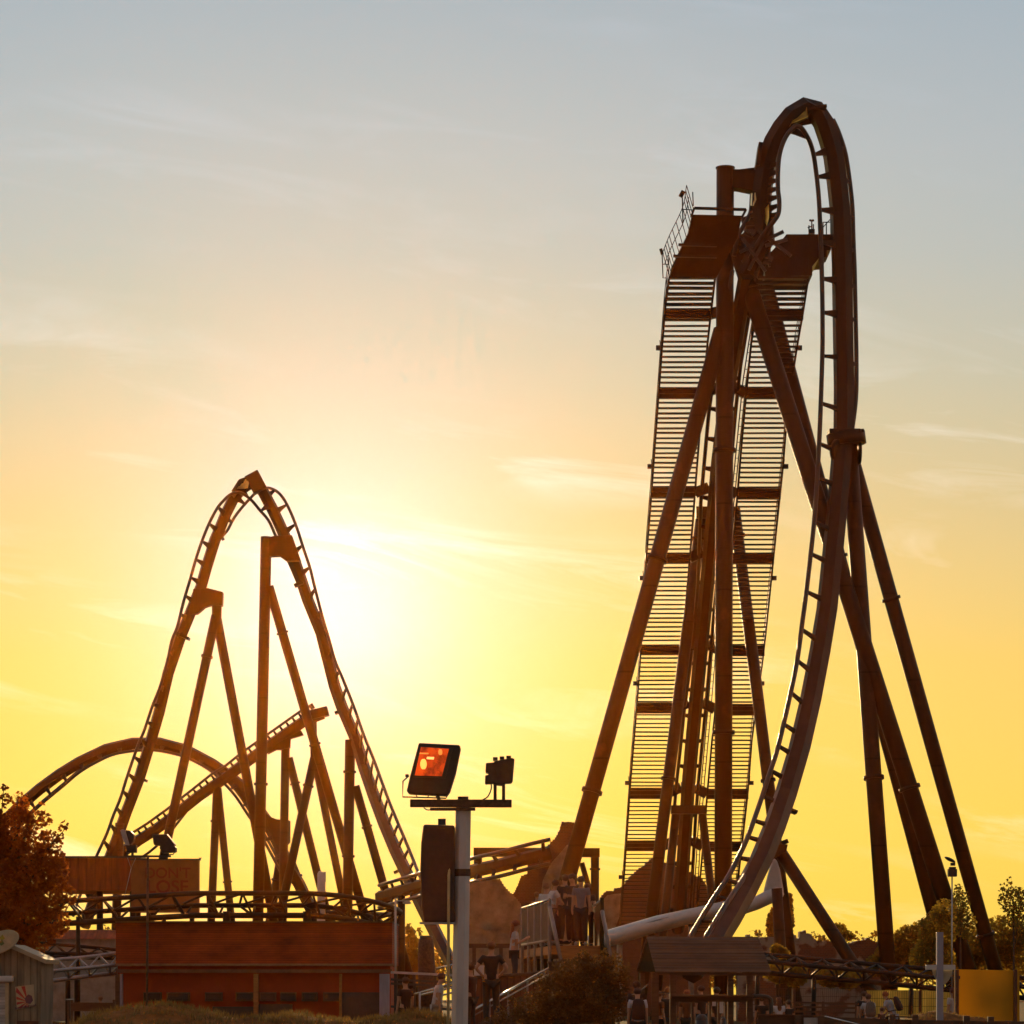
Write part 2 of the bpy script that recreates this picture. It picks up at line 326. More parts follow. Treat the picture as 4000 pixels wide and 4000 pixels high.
# ------------------------------------------------------------------ setting
g = MB()
gx = [-300, -150, -80, -40, -20, -10, 0, 10, 20, 40, 80, 150, 300]; gy = [-25, 0, 10, 20, 30, 40, 50, 60, 70, 80, 90, 100, 120, 140, 160, 200, 260, 350, 430]
gv = [(x, y, GZ + 0.12 * math.sin(x * .37 + y * .21) * (1 if abs(x) < 100 else 0)) for y in gy for x in gx]; W_ = len(gx)
g.add(gv, [(j * W_ + i, j * W_ + i + 1, (j + 1) * W_ + i + 1, (j + 1) * W_ + i) for j in range(len(gy) - 1) for i in range(W_ - 1)], True)
tag(g.build('ground', GROUND), kind='structure')

hz = MB(); hz.box((0, 205, 22.9), (640, 470, 48.4)); hm = bpy.data.materials.new('haze'); hm.use_nodes = True
hm.node_tree.nodes.remove(hm.node_tree.nodes['Principled BSDF']); pv = hm.node_tree.nodes.new('ShaderNodeVolumePrincipled')
pv.inputs['Color'].default_value = (1.0, 0.27, 0.006, 1); pv.inputs['Density'].default_value = 0.000034; pv.inputs['Anisotropy'].default_value = 0.91
hm.node_tree.links.new(pv.outputs[0], hm.node_tree.nodes['Material Output'].inputs['Volume'])
tag(hz.build('haze', hm), kind='stuff')

def mound(name, prof, Y, hw, m, label=None):
    # a bank of earth: crest line from prof (px, py), falling to the ground before and behind it
    crest = crom([(x, y, 0) for x, y in prof], 60); rows = []
    for k in range(-10, 11):
        u = k / 10; row = []
        for c in crest:
            p = P(c.x, c.y, Y); hgt = max(0.02, p.z - GZ)
            f = (math.cos(math.pi * u) + 1) / 2
            n = 0.05 * math.sin(p.x * 3.1 + k * 1.7) + 0.03 * math.sin(p.x * 7.7 - k * 2.9)
            row.append(Vector((p.x, Y + u * hw, GZ - .05 + hgt * f + (n * f if k else 0))))
        rows.append(row)
    mb = MB(); n = len(crest); vs = [v for r in rows for v in r]
    mb.add(vs, [(j * n + i, j * n + i + 1, (j + 1) * n + i + 1, (j + 1) * n + i) for j in range(20) for i in range(n - 1)], True)
    o = mb.build(name, m); tag(o, kind='structure'); return vs
def grass(points, n, h, m, name='dry_grass'):
    mb = MB()
    for _ in range(n):
        b = Vector(rnd.choice(points)) + Vector((rnd.uniform(-.15, .15), rnd.uniform(-.3, .3), -0.04)); a = rnd.uniform(0, 6.28); q = h * rnd.uniform(.4, 1.3)
        w = Vector((math.cos(a), math.sin(a), 0)) * 0.012; lean = Vector((rnd.uniform(-.6, .6), rnd.uniform(-.6, .6), 1)).normalized() * q
        mb.add([b - w, b + w, b + lean], [(0, 1, 2)])
    tag(mb.build(name, m), kind='stuff')
v1 = mound('sandy_bank', [(300, 4010), (350, 3965), (450, 3935), (620, 3915), (720, 3928), (850, 3955), (980, 3970), (1090, 3958), (1190, 3957), (1320, 3978), (1440, 3978), (1530, 3962), (1620, 3948), (1700, 3955), (1765, 3985), (1800, 4020)], 60, 6, SAND)
v2 = mound('sandy_bank', [(3520, 4010), (3570, 3965), (3620, 3947), (3680, 3945), (3740, 3955), (3820, 3972), (3900, 3985), (4060, 3990)], 74, 4, SAND)
v3 = mound('sandy_bank', [(2120, 4030), (2200, 3998), (2300, 3988), (2400, 3998), (2480, 4020)], 50, 3, SAND)
grass([v for v in v1 if v.z > .5], 16000, 0.15, GRASSB); grass([v for v in v2 if v.z > .3], 2500, 0.09, GRASSB)

# ------------------------------------------------------------------ tall coaster tower (right)
T1 = thing('roller_coaster', 'tallest coaster: hairpin drop beside a slatted lift hill on leaning tubular legs', 'roller coaster', P(2825, 3990, 150))
YT = 150.0
# lift hill: a straight line coming towards the viewer as it climbs
LT, LB = (149.0, CZ + (PYH - 1085) * 149.0 / F), (178.0, CZ + (PYH - 3640) * 178.0 / F)
def lift(s): return LT[0] + (LB[0] - LT[0]) * s, LT[1] + (LB[1] - LT[1]) * s        # -> Y, z
def lift_py(s): Y, z = lift(s); return PYH - F * (z - CZ) / Y
def lift_s(py):
    lo, hi = -0.1, 1.1
    for _ in range(40):
        mid = (lo + hi) / 2
        if lift_py(mid) < py: lo = mid
        else: hi = mid
    return lo
def interp(tab, y):
    for (y0, x0), (y1, x1) in zip(tab, tab[1:]):
        if y <= y1: return x0 + (x1 - x0) * (y - y0) / (y1 - y0)
    (y0, x0), (y1, x1) = tab[-2:]; return x0 + (x1 - x0) * (y - y0) / (y1 - y0)
LO = [(1085, 2613), (1200, 2598), (1355, 2586), (1666, 2563), (1945, 2543), (2194, 2523), (2548, 2502), (2735, 2489), (3045, 2463), (3387, 2440), (3640, 2421)]
LI = [(1085, 2793), (1218, 2777), (1324, 2765), (1747, 2728), (2026, 2707), (2300, 2684), (2772, 2642), (3082, 2613), (3387, 2586), (3640, 2565)]
RI = [(1085, 2957), (1281, 2940), (1529, 2915), (1728, 2897), (1976, 2877), (2400, 2833), (2890, 2781), (3126, 2760), (3294, 2747), (3640, 2716)]
RO = [(1085, 3157), (1258, 3130), (1405, 3103), (1672, 3070), (1821, 3058), (2038, 3035), (2175, 3021), (2536, 2984), (2890, 2936), (3095, 2921), (3468, 2879), (3640, 2862)]
def lp(tab, s, dz=0.0, dx=0):
    py = lift_py(s); Y, z = lift(s); p = P(interp(tab, py) + dx, py, Y); p.z += dz; return p
NT = 146
for A, B, out in ((LO, LI, 0), (RI, RO, 1)):
    mb = MB()
    for k in range(NT):
        s = k / (NT - 1); a, b = lp(A, s), lp(B, s); th = 0.13 if k < 6 else 0.062
        c = (a + b) / 2 + Vector((rnd.uniform(-.03, .03), 0, rnd.uniform(-.018, .018))); mb.box(c, ((b - a).length, 0.27, th * rnd.uniform(.85, 1.15)), Matrix.Rotation(rnd.uniform(-.006, .006), 3, 'Y'))
    for tab in (A, B):
        pts = [lp(tab, i / 24, -.05) for i in range(25)]
        mb.tube(pts, 0.062, 6)
    cw = mb.build('catwalk', STEEL, T1)
    hb = MB(); tab, sg = (LO, -1) if not out else (RO, 1)
    top = [lp(tab, i / 40, 1.05) for i in range(41)]; midr = [lp(tab, i / 40, 0.55) for i in range(41)]
    hb.tube(top, 0.022, 6); hb.tube(midr, 0.016, 5)
    for i in range(0, 41): hb.tube([lp(tab, i / 40), top[i]], 0.018, 5)
    hb.build('handrail', STEEL, cw)
    for i in (3, 9, 15, 21, 27, 33):
        s = (i + .5) / 37; p = lp(tab, s); lb = MB(); lb.box(p + Vector((sg * .16, 0, .12)), (.26, .2, .22))
        lb.tube([p + Vector((sg * .05, 0, 0)), p + Vector((sg * .1, 0, .5))], .02, 5); lb.build('step_light', DARKM, cw)
SPX = [(1030, 2925), (1270, 2882), (1500, 2845), (1800, 2808), (2300, 2761), (2735, 2720), (3045, 2691), (3356, 2670), (3640, 2648)]
lsp = [lp(SPX, i / 16, 0.1) for i in range(0, 17)]
mb = MB(); mb.section(lsp, 0.76, 0.8, 6, R(30)); mb.build('lift_spine', STEEL, T1)
lr1 = [lp([(1085, 2862), (1560, 2776), (1976, 2738), (2300, 2727), (2548, 2707), (2772, 2676), (2983, 2654), (3126, 2638), (3640, 2600)], i / 16, 0.35) for i in range(17)]
lr2 = [lp([(1085, 2955), (1500, 2885), (1976, 2843), (2300, 2800), (2580, 2775), (2797, 2756), (3014, 2735), (3138, 2722), (3640, 2693)], i / 16, 0.35) for i in range(17)]
for q in (lr1, lr2):
    mb = MB(); mb.tube(q, 0.1, 8); mb.build('rail', RAIL, T1)
    ties(T1, lsp, q, 22, 0.5, 0.14, 0.09, .1, .97)
# ladder with chain guard beside the lift
mb = MB()
for dx in (0, 12): mb.tube([lp([(1085, 2972), (1500, 2905), (1976, 2858), (2580, 2783), (2797, 2766), (3138, 2735), (3640, 2705)], i / 20, .5, dx) for i in range(21)], 0.035, 6)
for i in range(90):
    a = lp([(1085, 2972), (1500, 2905), (1976, 2858), (2580, 2783), (2797, 2766), (3138, 2735), (3640, 2705)], i / 90, .5)
    mb.box(a + Vector((m_(6, 160), 0, 0)), (.16, .03, .03))
mb.build('service_ladder', STEEL, T1)
for py in (1220, 1529, 1922, 2176, 2536, 2764, 3096, 3302):
    s = lift_s(py); Y, z = lift(s); mb = MB(); hh = m_(20, Y)
    def bp(x, dy): p = P(x, py + dy, Y); p.y += .35; return p
    xs = interp(SPX, py)
    line = [bp(interp(LO, py) - 3, 0), bp(interp(LI, py), 0), bp(xs - 26, -22), bp(xs + 26, -22), bp(interp(RI, py), 4), bp(interp(RO, py) + 4, 4)]
    for a, b in zip(line, line[1:]): mb.beam(a, b, hh * 2, .34)
    mb.build('cross_beam', STEEL, T1)

# the drop: spine, two rails, brackets
spine_px = [(2912, 1075, 149.6), (2945, 1010, 149.2), (2990, 930, 149), (2982, 862, 149), (2975, 800, 149), (2979, 735, 149), (2989, 672, 149), (3001, 612, 149), (3022, 556, 149), (3053, 503, 149), (3092, 454, 149), (3145, 421, 149.2),
            (3185, 432, 149.4), (3215, 478, 149.5), (3238, 545, 149.7), (3256, 610, 149.8), (3270, 714, 149.9), (3281, 818, 150), (3289, 1025, 150), (3293, 1283, 150), (3297, 1510, 150),
            (3296, 1690, 149.5), (3284, 1821, 149), (3262, 2070, 148), (3230, 2380, 146.5), (3202, 2548, 145.5), (3166, 2735, 144), (3123, 2921, 142), (3068, 3107, 140), (3024, 3232, 138), (2974, 3356, 136), (2906, 3490, 134), (2849, 3592, 132), (2790, 3685, 130), (2700, 3800, 128)]
spw = PP(spine_px)
mb = MB(); mb.section(spw, 1.02, 1.02, 6, R(-12)); mb.build('track_spine', STEEL, T1)
ra_px = [(3108, 491, 148.2), (3129, 499, 148.2), (3147, 523, 148.4), (3165, 559, 148.6), (3178, 605, 148.8), (3188, 673, 149), (3196, 745, 149), (3201, 818, 149), (3205, 921, 149), (3209, 1025, 149), (3212, 1154, 149), (3213, 1283, 149),
         (3212, 1390, 149), (3204, 1635, 148.5), (3195, 1821, 148), (3184, 1995, 147.2), (3167, 2163, 146.5), (3145, 2350, 145.5), (3135, 2424, 145), (3114, 2580, 144), (3089, 2704, 143), (3061, 2828, 142), (3033, 2940, 141), (3002, 3033, 140), (2968, 3138, 139), (2921, 3269, 137), (2884, 3350, 136), (2837, 3437, 134.5), (2776, 3528, 133), (2693, 3665, 131), (2640, 3750, 129)]
raw = crom(PP(ra_px), 120); mb = MB(); mb.tube(raw, [.115] * len(raw), 10); mb.build('rail', RAIL, T1)
rb_px = [(3253, 466, 150.5), (3276, 517, 150.6), (3300, 590, 150.8), (3313, 662, 151), (3323, 740, 151), (3330, 818, 151), (3334, 947, 151), (3338, 1050, 151), (3341, 1180, 151), (3343, 1283, 151), (3345, 1400, 151), (3343, 1560, 150.8), (3322, 1720, 150.5), (3300, 1850, 150.3), (3270, 2070, 149.6), (3230, 2380, 148), (3166, 2735, 145.4), (3068, 3107, 141), (2990, 3300, 138), (2905, 3430, 134.2), (2838, 3530, 132), (2757, 3660, 130), (2690, 3760, 128.4)]
rbw = crom(PP(rb_px), 100); mb = MB(); mb.tube(rbw, .115, 10); mb.build('rail', RAIL, T1)
for py in (541, 605, 699, 810, 940, 1075, 1229, 1386, 1548, 1712, 1876, 2038, 2184, 2327, 2461, 2589, 2707, 2814, 2918, 3014, 3107, 3194, 3278, 3353, 3433, 3510, 3590):
    zt = min(raw, key=lambda p: abs((PYH - F * (p.z - CZ) / p.y) - py)); l, a, T = nearest(spw, zt)
    tie(T1, a + T * -.1, zt, T, 0.62 if py < 1300 else 0.34, 0.13, 0.13)
    if py < 1500:
        l, q, T2 = nearest(rbw, a); tie(T1, a, q, T2, .5, .13, .1)
# left limb of the hairpin: inner rail and rail round the back
rc_px = [(3108, 491, 148.2), (3078, 522, 148.1), (3057, 563, 148.0), (3044, 612, 148.0), (3039, 672, 148), (3039, 740, 148), (3044, 785, 148), (3041, 833, 148), (3023, 864, 148), (2996, 897, 148.2), (2960, 950, 148.5), (2930, 1010, 148.8)]
rcw = crom(PP(rc_px), 60); mb = MB(); mb.tube(rcw, .115, 10); mb.build('rail', RAIL, T1)
rd_px = [(3190, 400, 150.6), (3100, 420, 150.8), (3030, 500, 150.8), (2985, 590, 150.6), (2960, 660, 150.5), (2940, 740, 150.2), (2934, 818, 149.8), (2923, 850, 149.4), (2900, 890, 149.2), (2880, 930, 149.2), (2868, 1000, 149.3)]
rdw = crom(PP(rd_px), 60); mb = MB(); mb.tube(rdw, .115, 10); mb.build('rail', RAIL, T1)
ties(T1, spw, rcw, 12, .55, .13, .1, .3, .92); ties(T1, spw, rdw, 8, .5, .13, .1, .55, .95)
# crown facets, the gold of the reflected sunset put into their colour
for q, (a, b) in (([(3074, 446, 150.2), (3112, 405, 150.0), (3094, 478, 148.5), (3076, 506, 148.7)], (0, 0)), ([(3112, 403, 150.0), (3150, 404, 148.9), (3156, 455, 148.3), (3094, 480, 148.4)], (0, 0)),
                  ([(2934, 755, 149.6), (2951, 752, 148.5), (2954, 780, 148.3), (2944, 802, 148.4), (2932, 800, 149.6)], (0, 0)), ([(2969, 835, 148.9), (3003, 798, 148.3), (3004, 850, 148.3), (2996, 880, 148.4)], (0, 0))):
    mb = MB(); mb.prism(PP(q), (0, .12, 0)); mb.build('glint_panel', SUNGOLD, T1)
# joint plates standing proud of the spine
for (x, y, Y, sx, sz, rot) in ((3172, 432, 149.3, 1.35, .16, -8), (2963, 610, 149, .2, 1.1, 8), (3296, 1690, 149.4, 1.5, .22, 0), (3050, 3296, 138.4, .62, .2, -22), (3074, 3160, 140.6, .95, .16, 22)):
    mb = MB(); mb.box(P(x, y, Y), (sx, 1.1, sz), Matrix.Rotation(R(rot), 3, 'Y')); mb.build('joint_plate', STEEL, T1, .02)
mb = MB()     # small machinery where the lift meets the drop
for i in range(30):
    p = P(rnd.uniform(2905, 3020), rnd.uniform(890, 1040), rnd.uniform(148.6, 150)); mb.box(p, (rnd.uniform(.08, .3), .2, rnd.uniform(.08, .28)), Matrix.Rotation(rnd.uniform(-.9, .9), 3, 'Y'))
mb.box(P(2962, 965, 149.4), (1.2, .25, 1.7)); mb.build('chain_drive', DARKM, T1)
for a, b in (((2890, 985), (3060, 905)), ((2960, 900), (3090, 1000)), ((2900, 930), (2990, 1060)), ((3010, 890), (2925, 1055)), ((2990, 960), (3075, 935))):
    mb = MB(); mb.beam(P(*a, 148.6), P(*b, 148.6), .15, .2); mb.build('drive_strut', DARKM, T1)
# platforms at the top of the catwalks
mb = MB(); mb.prism([P(2704, 838, 146.4), P(2899, 842, 146.4), P(2880, 930, 147.4), P(2796, 1088, 149.4), P(2614, 1088, 149.4), P(2624, 1043, 149), P(2688, 912, 147.4)], (0, .5, .12))
fr = [(2712, 812), (2914, 820)]
for a, b in (((2712, 813), (2914, 819)), ((2712, 813), (2700, 848)), ((2914, 819), (2898, 850)), ((2650, 956), (2800, 960)), ((2630, 1000), (2800, 1004))): mb.beam(P(*a, 146.2), P(*b, 146.2), .1, .2)
pl = mb.build('lift_platform', STEEL, T1)
mb = MB(); ln = [(2614, 1075, 149.2), (2640, 1010, 148.6), (2692, 900, 147.2), (2708, 815, 146.4)]; lw = crom(PP(ln), 24)
for dz in (.55, 1.1): mb.tube([p + Vector((-.12 - dz * .18, 0, dz)) for p in lw], .022, 6)
for p in lw[::2]: mb.tube([p, p + Vector((-.32, 0, 1.12))], .022, 6)
mb.tube([P(2668, 870, 147.4), P(2665, 762, 147.4)], .035, 6); mb.box(P(2664, 758, 147.4), (.2, .2, .3), Matrix.Rotation(.5, 3, 'Y')); mb.tube([P(2665, 818, 147.4), P(2705, 820, 147.4)], .025, 6)
mb.tube([P(2708, 805, 146.4), P(2706, 750, 146.4)], .03, 6)
mb.tube([P(2602, 1085, 149.4), P(2590, 1086, 149.4), P(2586, 985, 149.4)], .03, 6); mb.box(P(2584, 983, 149.4), (.14, .16, .28), Matrix.Rotation(-.3, 3, 'Y')); mb.tube([P(2588, 1032, 149.4), P(2612, 1033, 149.4)], .02, 6)
mb.build('platform_railing', STEEL, pl)
mb = MB(); pprism(mb, [(3072, 915), (3246, 915), (3246, 975), (3230, 978), (3230, 1004), (3200, 1007), (3173, 1040), (3173, 1075), (2990, 1082), (2986, 1052), (3006, 990), (3046, 948)], 150.3, 2.6)
pl = mb.build('lift_platform', STEEL, T1)
mb = MB()
for x in (3215, 3228, 3245): mb.tube([P(x, 915, 151), P(x, 868, 151)], .03, 6)
mb.tube([P(3215, 888, 151), P(3247, 852, 151)], .025, 6); mb.tube([P(3215, 868, 151), P(3247, 868, 151)], .025, 6)
mb.build('platform_railing', STEEL, pl)
mb = MB()
for x, y in ((3160, 880), (3171, 858), (3177, 876)): mb.tube([P(x, 915, 151), P(x, y, 151)], .035, 6)
mb.tube([P(3164, 862, 151), P(3178, 862, 151)], .02, 5); mb.tube([P(3155, 890, 151), P(3170, 884, 151)], .03, 5); mb.ell(P(3165, 861, 151), (.06, .06, .06), 8, 6); mb.ell(P(3176, 861, 151), (.06, .06, .06), 8, 6)
mb.box(P(3170, 905, 151), (.3, .2, .22)); mb.build('weather_mast', DARKM, pl)
# pillar and legs
pil = column(T1, (2833, 657, YT), (2823, 3990, YT), 69, 'main_pillar', (1759, 2861))
mb = MB(); mb.tube([P(2833, 654, YT), P(2833, 658, YT)], m_(38, YT), 18); mb.build('pillar_cap', STEEL_B, pil)
mb = MB(); mb.prism([P(2860, 660, 149.6), P(2890, 660, 149.6), P(2955, 652, 149.6), P(2965, 750, 149.6), P(2880, 733, 149.6), P(2860, 732, 149.6)], (0, .8, 0)); mb.build('pillar_arm', STEEL_B, T1, .04)
column(T1, (2850, 880, 149.8), (3845, 3990, 147), 66, 'support_leg', (1130, 3090))
column(T1, (2920, 845, 152), (3760, 3990, 157), 58, 'support_leg', (1210, 2150))
column(T1, (2818, 1290, 150), (2060, 3990, 146), 64, 'support_leg', (2200, 3107))
column(T1, (2745, 1985, 164), (2492, 3990, 160), 46, 'support_leg', (2110, 3055))
column(T1, (2868, 1985, 164), (3118, 3990, 160), 46, 'support_leg', (2095, 3060))
mb = MB(); mb.beam(P(2718, 2004, 163.6), P(2886, 2004, 163.6), .6, .7); mb.build('cross_beam', STEEL_B, T1)
column(T1, (2641, 3170, 170), (2555, 3990, 168), 34, 'support_leg'); column(T1, (2742, 3170, 170), (2838, 3990, 168), 32, 'support_leg')
mb = MB(); mb.beam(P(2621, 3163, 169.6), P(2760, 3163, 169.6), .46, .6); mb.build('cross_beam', STEEL_B, T1)
# right-hand trestle under the drop
mb = MB(); mb.tube([P(3303, 1692, 149.6), P(3309, 1740, 149.6)], .95, 16); mb.tube([P(3272, 1762, 149.2), P(3290, 1762, 149)], .62, 20); mb.tube([P(3352, 1765, 149.6), P(3362, 1765, 149.6)], .62, 20)
mb.beam(P(3262, 1695, 149.4), P(3362, 1690, 149.6), .16, 1.2); mb.build('trestle_head', STEEL, T1)
column(T1, (3316, 1725, 149.8), (3484, 3990, 146), 62, 'support_leg', (3052,))
column(T1, (3320, 1765, 150.6), (3944, 3990, 154), 58, 'support_leg', (2330, 3645))
# low prop under the end of the drop
column(T1, (3030, 3300, 138), (3490, 4010, 136), 50, 'support_leg'); column(T1, (3034, 3470, 138.5), (3068, 3990, 138.5), 42, 'support_leg')
mb = MB(); mb.prism([P(3005, 3300, 137.6), P(3078, 3298, 137.6), P(3072, 3325, 137.6), P(3050, 3335, 137.6), P(3012, 3365, 137.6)], (0, .8, 0)); mb.build('prop_bracket', STEEL_B, T1, .03)

# ------------------------------------------------------------------ arched coaster hill (left)
YA = 200.0
T2 = thing('roller_coaster', 'pointed coaster hill in front of the setting sun, on A-frame legs', 'roller coaster', P(1020, 3990, YA))
sp2 = [(330, 3620, 196), (380, 3480, 197), (420, 3372, 198), (457, 3276, 198.5), (489, 3183, 199), (543, 3043, 199.5), (592, 2883, 200), (621, 2783, 200), (657, 2629, 200), (704, 2490, 200), (755, 2366, 200), (785, 2292, 200), (807, 2214, 200), (839, 2110, 200), (861, 2059, 200), (882, 2007, 200), (910, 1952, 200), (942, 1912, 199.8), (985, 1884, 199.8),
       (1012, 1896, 200), (1032, 1928, 200.2), (1062, 1985, 200.4), (1097, 2059, 200.5), (1141, 2162, 200.5), (1177, 2266, 200.5), (1203, 2345, 200), (1255, 2473, 199), (1281, 2576, 198.5), (1307, 2680, 198), (1335, 2760, 197), (1389, 2885, 195), (1423, 3000, 193), (1464, 3118, 190), (1503, 3221, 187), (1547, 3325, 184), (1596, 3428, 181), (1645, 3532, 178), (1770, 3780, 172), (1860, 3960, 168)]
s2w = PP(sp2); mb = MB(); mb.section(s2w, 0.77, 0.77, 6, R(20)); mb.build('track_spine', STEEL, T2)
ra2 = [(285, 3580, 194.6), (311, 3502, 195), (375, 3349, 196.5), (416, 3260, 197), (442, 3188, 197.5), (471, 3116, 198), (497, 3033, 198.4), (538, 2914, 199), (564, 2852, 199), (595, 2759, 199), (626, 2681, 199), (655, 2578, 199), (672, 2500, 199), (693, 2447, 199), (716, 2354, 199), (742, 2266, 199), (768, 2175, 198.8), (794, 2100, 198.7), (820, 2038, 198.6), (848, 1986, 198.4), (869, 1960, 198.3), (900, 1932, 198.2), (936, 1924, 198.3), (978, 1950, 198.6), (1014, 1992, 199), (1050, 2035, 200), (1080, 2100, 201.2), (1130, 2200, 201.8), (1190, 2340, 201.8)]
rb2 = [(873, 2110, 201.5), (868, 2095, 201.4), (890, 2069, 201.2), (911, 2028, 201), (942, 1986, 200.8), (976, 1948, 201), (1010, 1915, 201.6), (1040, 1906, 201.4), (1060, 1909, 201), (1087, 1924, 200.6), (1112, 1955, 200.2), (1138, 2007, 200), (1162, 2069, 199.6), (1187, 2147, 199.4), (1211, 2219, 199.3), (1229, 2292, 199), (1262, 2420, 198.6), (1283, 2490, 198.2), (1309, 2582, 197.6), (1340, 2654, 196.8), (1386, 2771, 195), (1420, 2869, 193), (1458, 2962, 191), (1490, 3050, 189), (1521, 3133, 187), (1555, 3216, 185), (1588, 3294, 183), (1619, 3371, 181), (1640, 3423, 179), (1690, 3530, 176)]
for q in (ra2, rb2):
    w2 = crom(PP(q), 110); mb = MB(); mb.tube(w2, .1, 8); mb.build('rail', RAIL, T2)
    if q is ra2: ties(T2, s2w, w2, 27, .62, .12, .1, .02, .82, -.1)
    else: ties(T2, s2w, w2, 30, .62, .12, .1, .03, .97, .1)
mb = MB(); mb.box(P(1000, 1885, 199.6), (.95, .9, 1.25), Matrix.Rotation(R(-28), 3, 'Y')); mb.build('joint_plate', STEEL, T2, .03)
mb = MB(); mb.prism([P(903, 1918, 199.3), P(932, 1872, 199.3), P(960, 1862, 199.3), P(990, 1858, 199.3), P(1000, 1885, 199.3), P(960, 1912, 199.3)], (0, 1.0, 0)); mb.build('track_fairing', STEEL, T2, .05)
for q in ([(906, 1922, 200.2), (934, 1873, 200.2), (930, 1908, 199.1)], [(934, 1872, 200.2), (958, 1864, 199.4), (952, 1908, 198.9), (931, 1909, 199.0)], [(959, 1864, 199.4), (972, 1884, 199.0), (968, 1905, 198.9), (953, 1909, 198.9)]):
    mb = MB(); mb.prism(PP(q), (0, .12, 0)); mb.build('glint_panel', SUNGOLD, T2)  # facets with the golden sky reflection painted on
for x, y, rot in ((722, 2490, 20), (1168, 2283, -18), (1326, 2780, -20), (556, 3045, 18), (1556, 3402, -25)):
    mb = MB(); mb.box(P(x, y, YA - .2), (.62, .92, .16), Matrix.Rotation(R(rot), 3, 'Y')); mb.build('joint_plate', STEEL, T2)
def gusset(root, poly, Y, d=.8): mb = MB(); mb.prism([P(x, y, Y) for x, y in poly], (0, d, 0)); return mb.build('support_bracket', STEEL_B, root, .03)
gusset(T2, [(755, 2300), (812, 2297), (870, 2312), (868, 2365), (825, 2362), (800, 2370), (770, 2396), (738, 2400)], 199.6)
column(T2, (848, 2312, YA), (846, 2430, YA), 38, 'support_post')
column(T2, (843, 2405, YA), (500, 3990, YA - 3), 36, 'support_leg', (2567,)); column(T2, (847, 2415, YA), (1143, 3990, YA + 3), 37, 'support_leg')
post = column(T2, (1040, 2097, YA), (999, 3990, YA), 43, 'support_post', (3063,))
gusset(T2, [(1050, 2098), (1075, 2092), (1140, 2090), (1175, 2190), (1120, 2190), (1092, 2170), (1050, 2172)], 199.6)
column(T2, (1050, 2290, YA), (1545, 3990, YA + 4), 37, 'support_leg', (2469, 2900))
column(T2, (1368, 2890, 195), (1350, 3990, 195), 40, 'support_post', (3015, 3345)); column(T2, (1388, 3070, 195), (1650, 3990, 197), 34, 'support_leg', (3228,))
column(T2, (468, 3215, 198.5), (440, 3990, 198), 36, 'support_post')

# ------------------------------------------------------------------ low arch and diagonal brake run
T3 = thing('roller_coaster', 'low rounded coaster arch running down from behind the leafy tree', 'roller coaster', P(520, 3990, 212))
sp3 = [(-40, 3270), (20, 3205), (78, 3148), (155, 3082), (233, 3025), (310, 2978), (414, 2928), (518, 2904), (621, 2903), (725, 2930), (828, 2985), (890, 3028), (935, 3065), (985, 3130), (1040, 3205), (1085, 3290), (1133, 3395), (1169, 3454), (1210, 3540), (1290, 3700)]
s3w = PP(sp3, 212); mb = MB(); mb.section(s3w, .84, .84, 6, R(20)); mb.build('track_spine', STEEL, T3)
ra3 = [(60, 3235), (135, 3165), (189, 3118), (248, 3069), (310, 3017), (373, 2979), (440, 2948), (507, 2935), (585, 2930), (647, 2937), (725, 2958), (802, 2997), (854, 3038), (916, 3105), (965, 3178), (1000, 3230), (1040, 3300), (1073, 3361), (1120, 3450)]
w3 = crom(PP(ra3, 211), 80); mb = MB(); mb.tube(w3, .1, 8); mb.build('rail', RAIL, T3); ties(T3, s3w, w3, 18, .5, .12, .1)
rb3 = crom(PP([(x + 8, y - 14) for x, y in ra3], 213.2), 80); mb = MB(); mb.tube(rb3, .1, 8); mb.build('rail', RAIL, T3)
gusset(T3, [(1030, 3165), (1055, 3190), (1080, 3200), (1132, 3205), (1132, 3290), (1090, 3330), (1060, 3260)], 211.4)
column(T3, (1100, 3330, 212), (985, 3990, 214), 34, 'support_leg', (3437,)); column(T3, (1125, 3340, 212), (1385, 3990, 214), 36, 'support_leg', (3425,)); column(T3, (60, 3180, 212), (30, 3990, 212), 36, 'support_post')
column(T3, (1108, 3205, 212.4), (1100, 3990, 212.4), 26, 'support_post')

T4 = thing('roller_coaster', 'straight sloping coaster brake run crossing behind the pointed hill', 'roller coaster', P(1100, 3990, 206))
YD = 206
sp4 = [(470, 3335), (540, 3283), (611, 3238), (673, 3192), (776, 3110), (880, 3038), (1019, 2935), (1122, 2862), (1190, 2815), (1262, 2787)]
s4w = PP(sp4, YD); mb = MB(); mb.section(s4w, .78, .8, 6, R(20)); mb.build('track_spine', STEEL, T4)
mb = MB(); mb.box(P(1248, 2786, YD), (1.2, 1.0, .62), Matrix.Rotation(R(-14), 3, 'Y')); mb.box(P(1218, 2760, YD), (.3, .5, .35), Matrix.Rotation(R(-30), 3, 'Y')); mb.build('track_end', STEEL, T4, .03)
ra4 = PP([(460, 3300), (518, 3253), (575, 3217), (647, 3165), (750, 3085), (828, 3023), (880, 2992), (932, 2950), (957, 2931), (1045, 2869), (1172, 2779), (1215, 2756)], YD - .4)
rb4 = PP([(560, 3345), (585, 3327), (647, 3276), (694, 3214), (760, 3130), (880, 3050)], YD + .6)
for q in (ra4, rb4): mb = MB(); mb.tube(q, .09, 8); mb.build('rail', RAIL, T4)
ties(T4, s4w, ra4, 30, .3, .12, .1, .04, .97)
column(T4, (848, 3060, YD), (808, 3990, YD), 31, 'support_post', (3208,)); column(T4, (851, 3080, YD), (945, 3990, YD), 29, 'support_leg', (3445,))
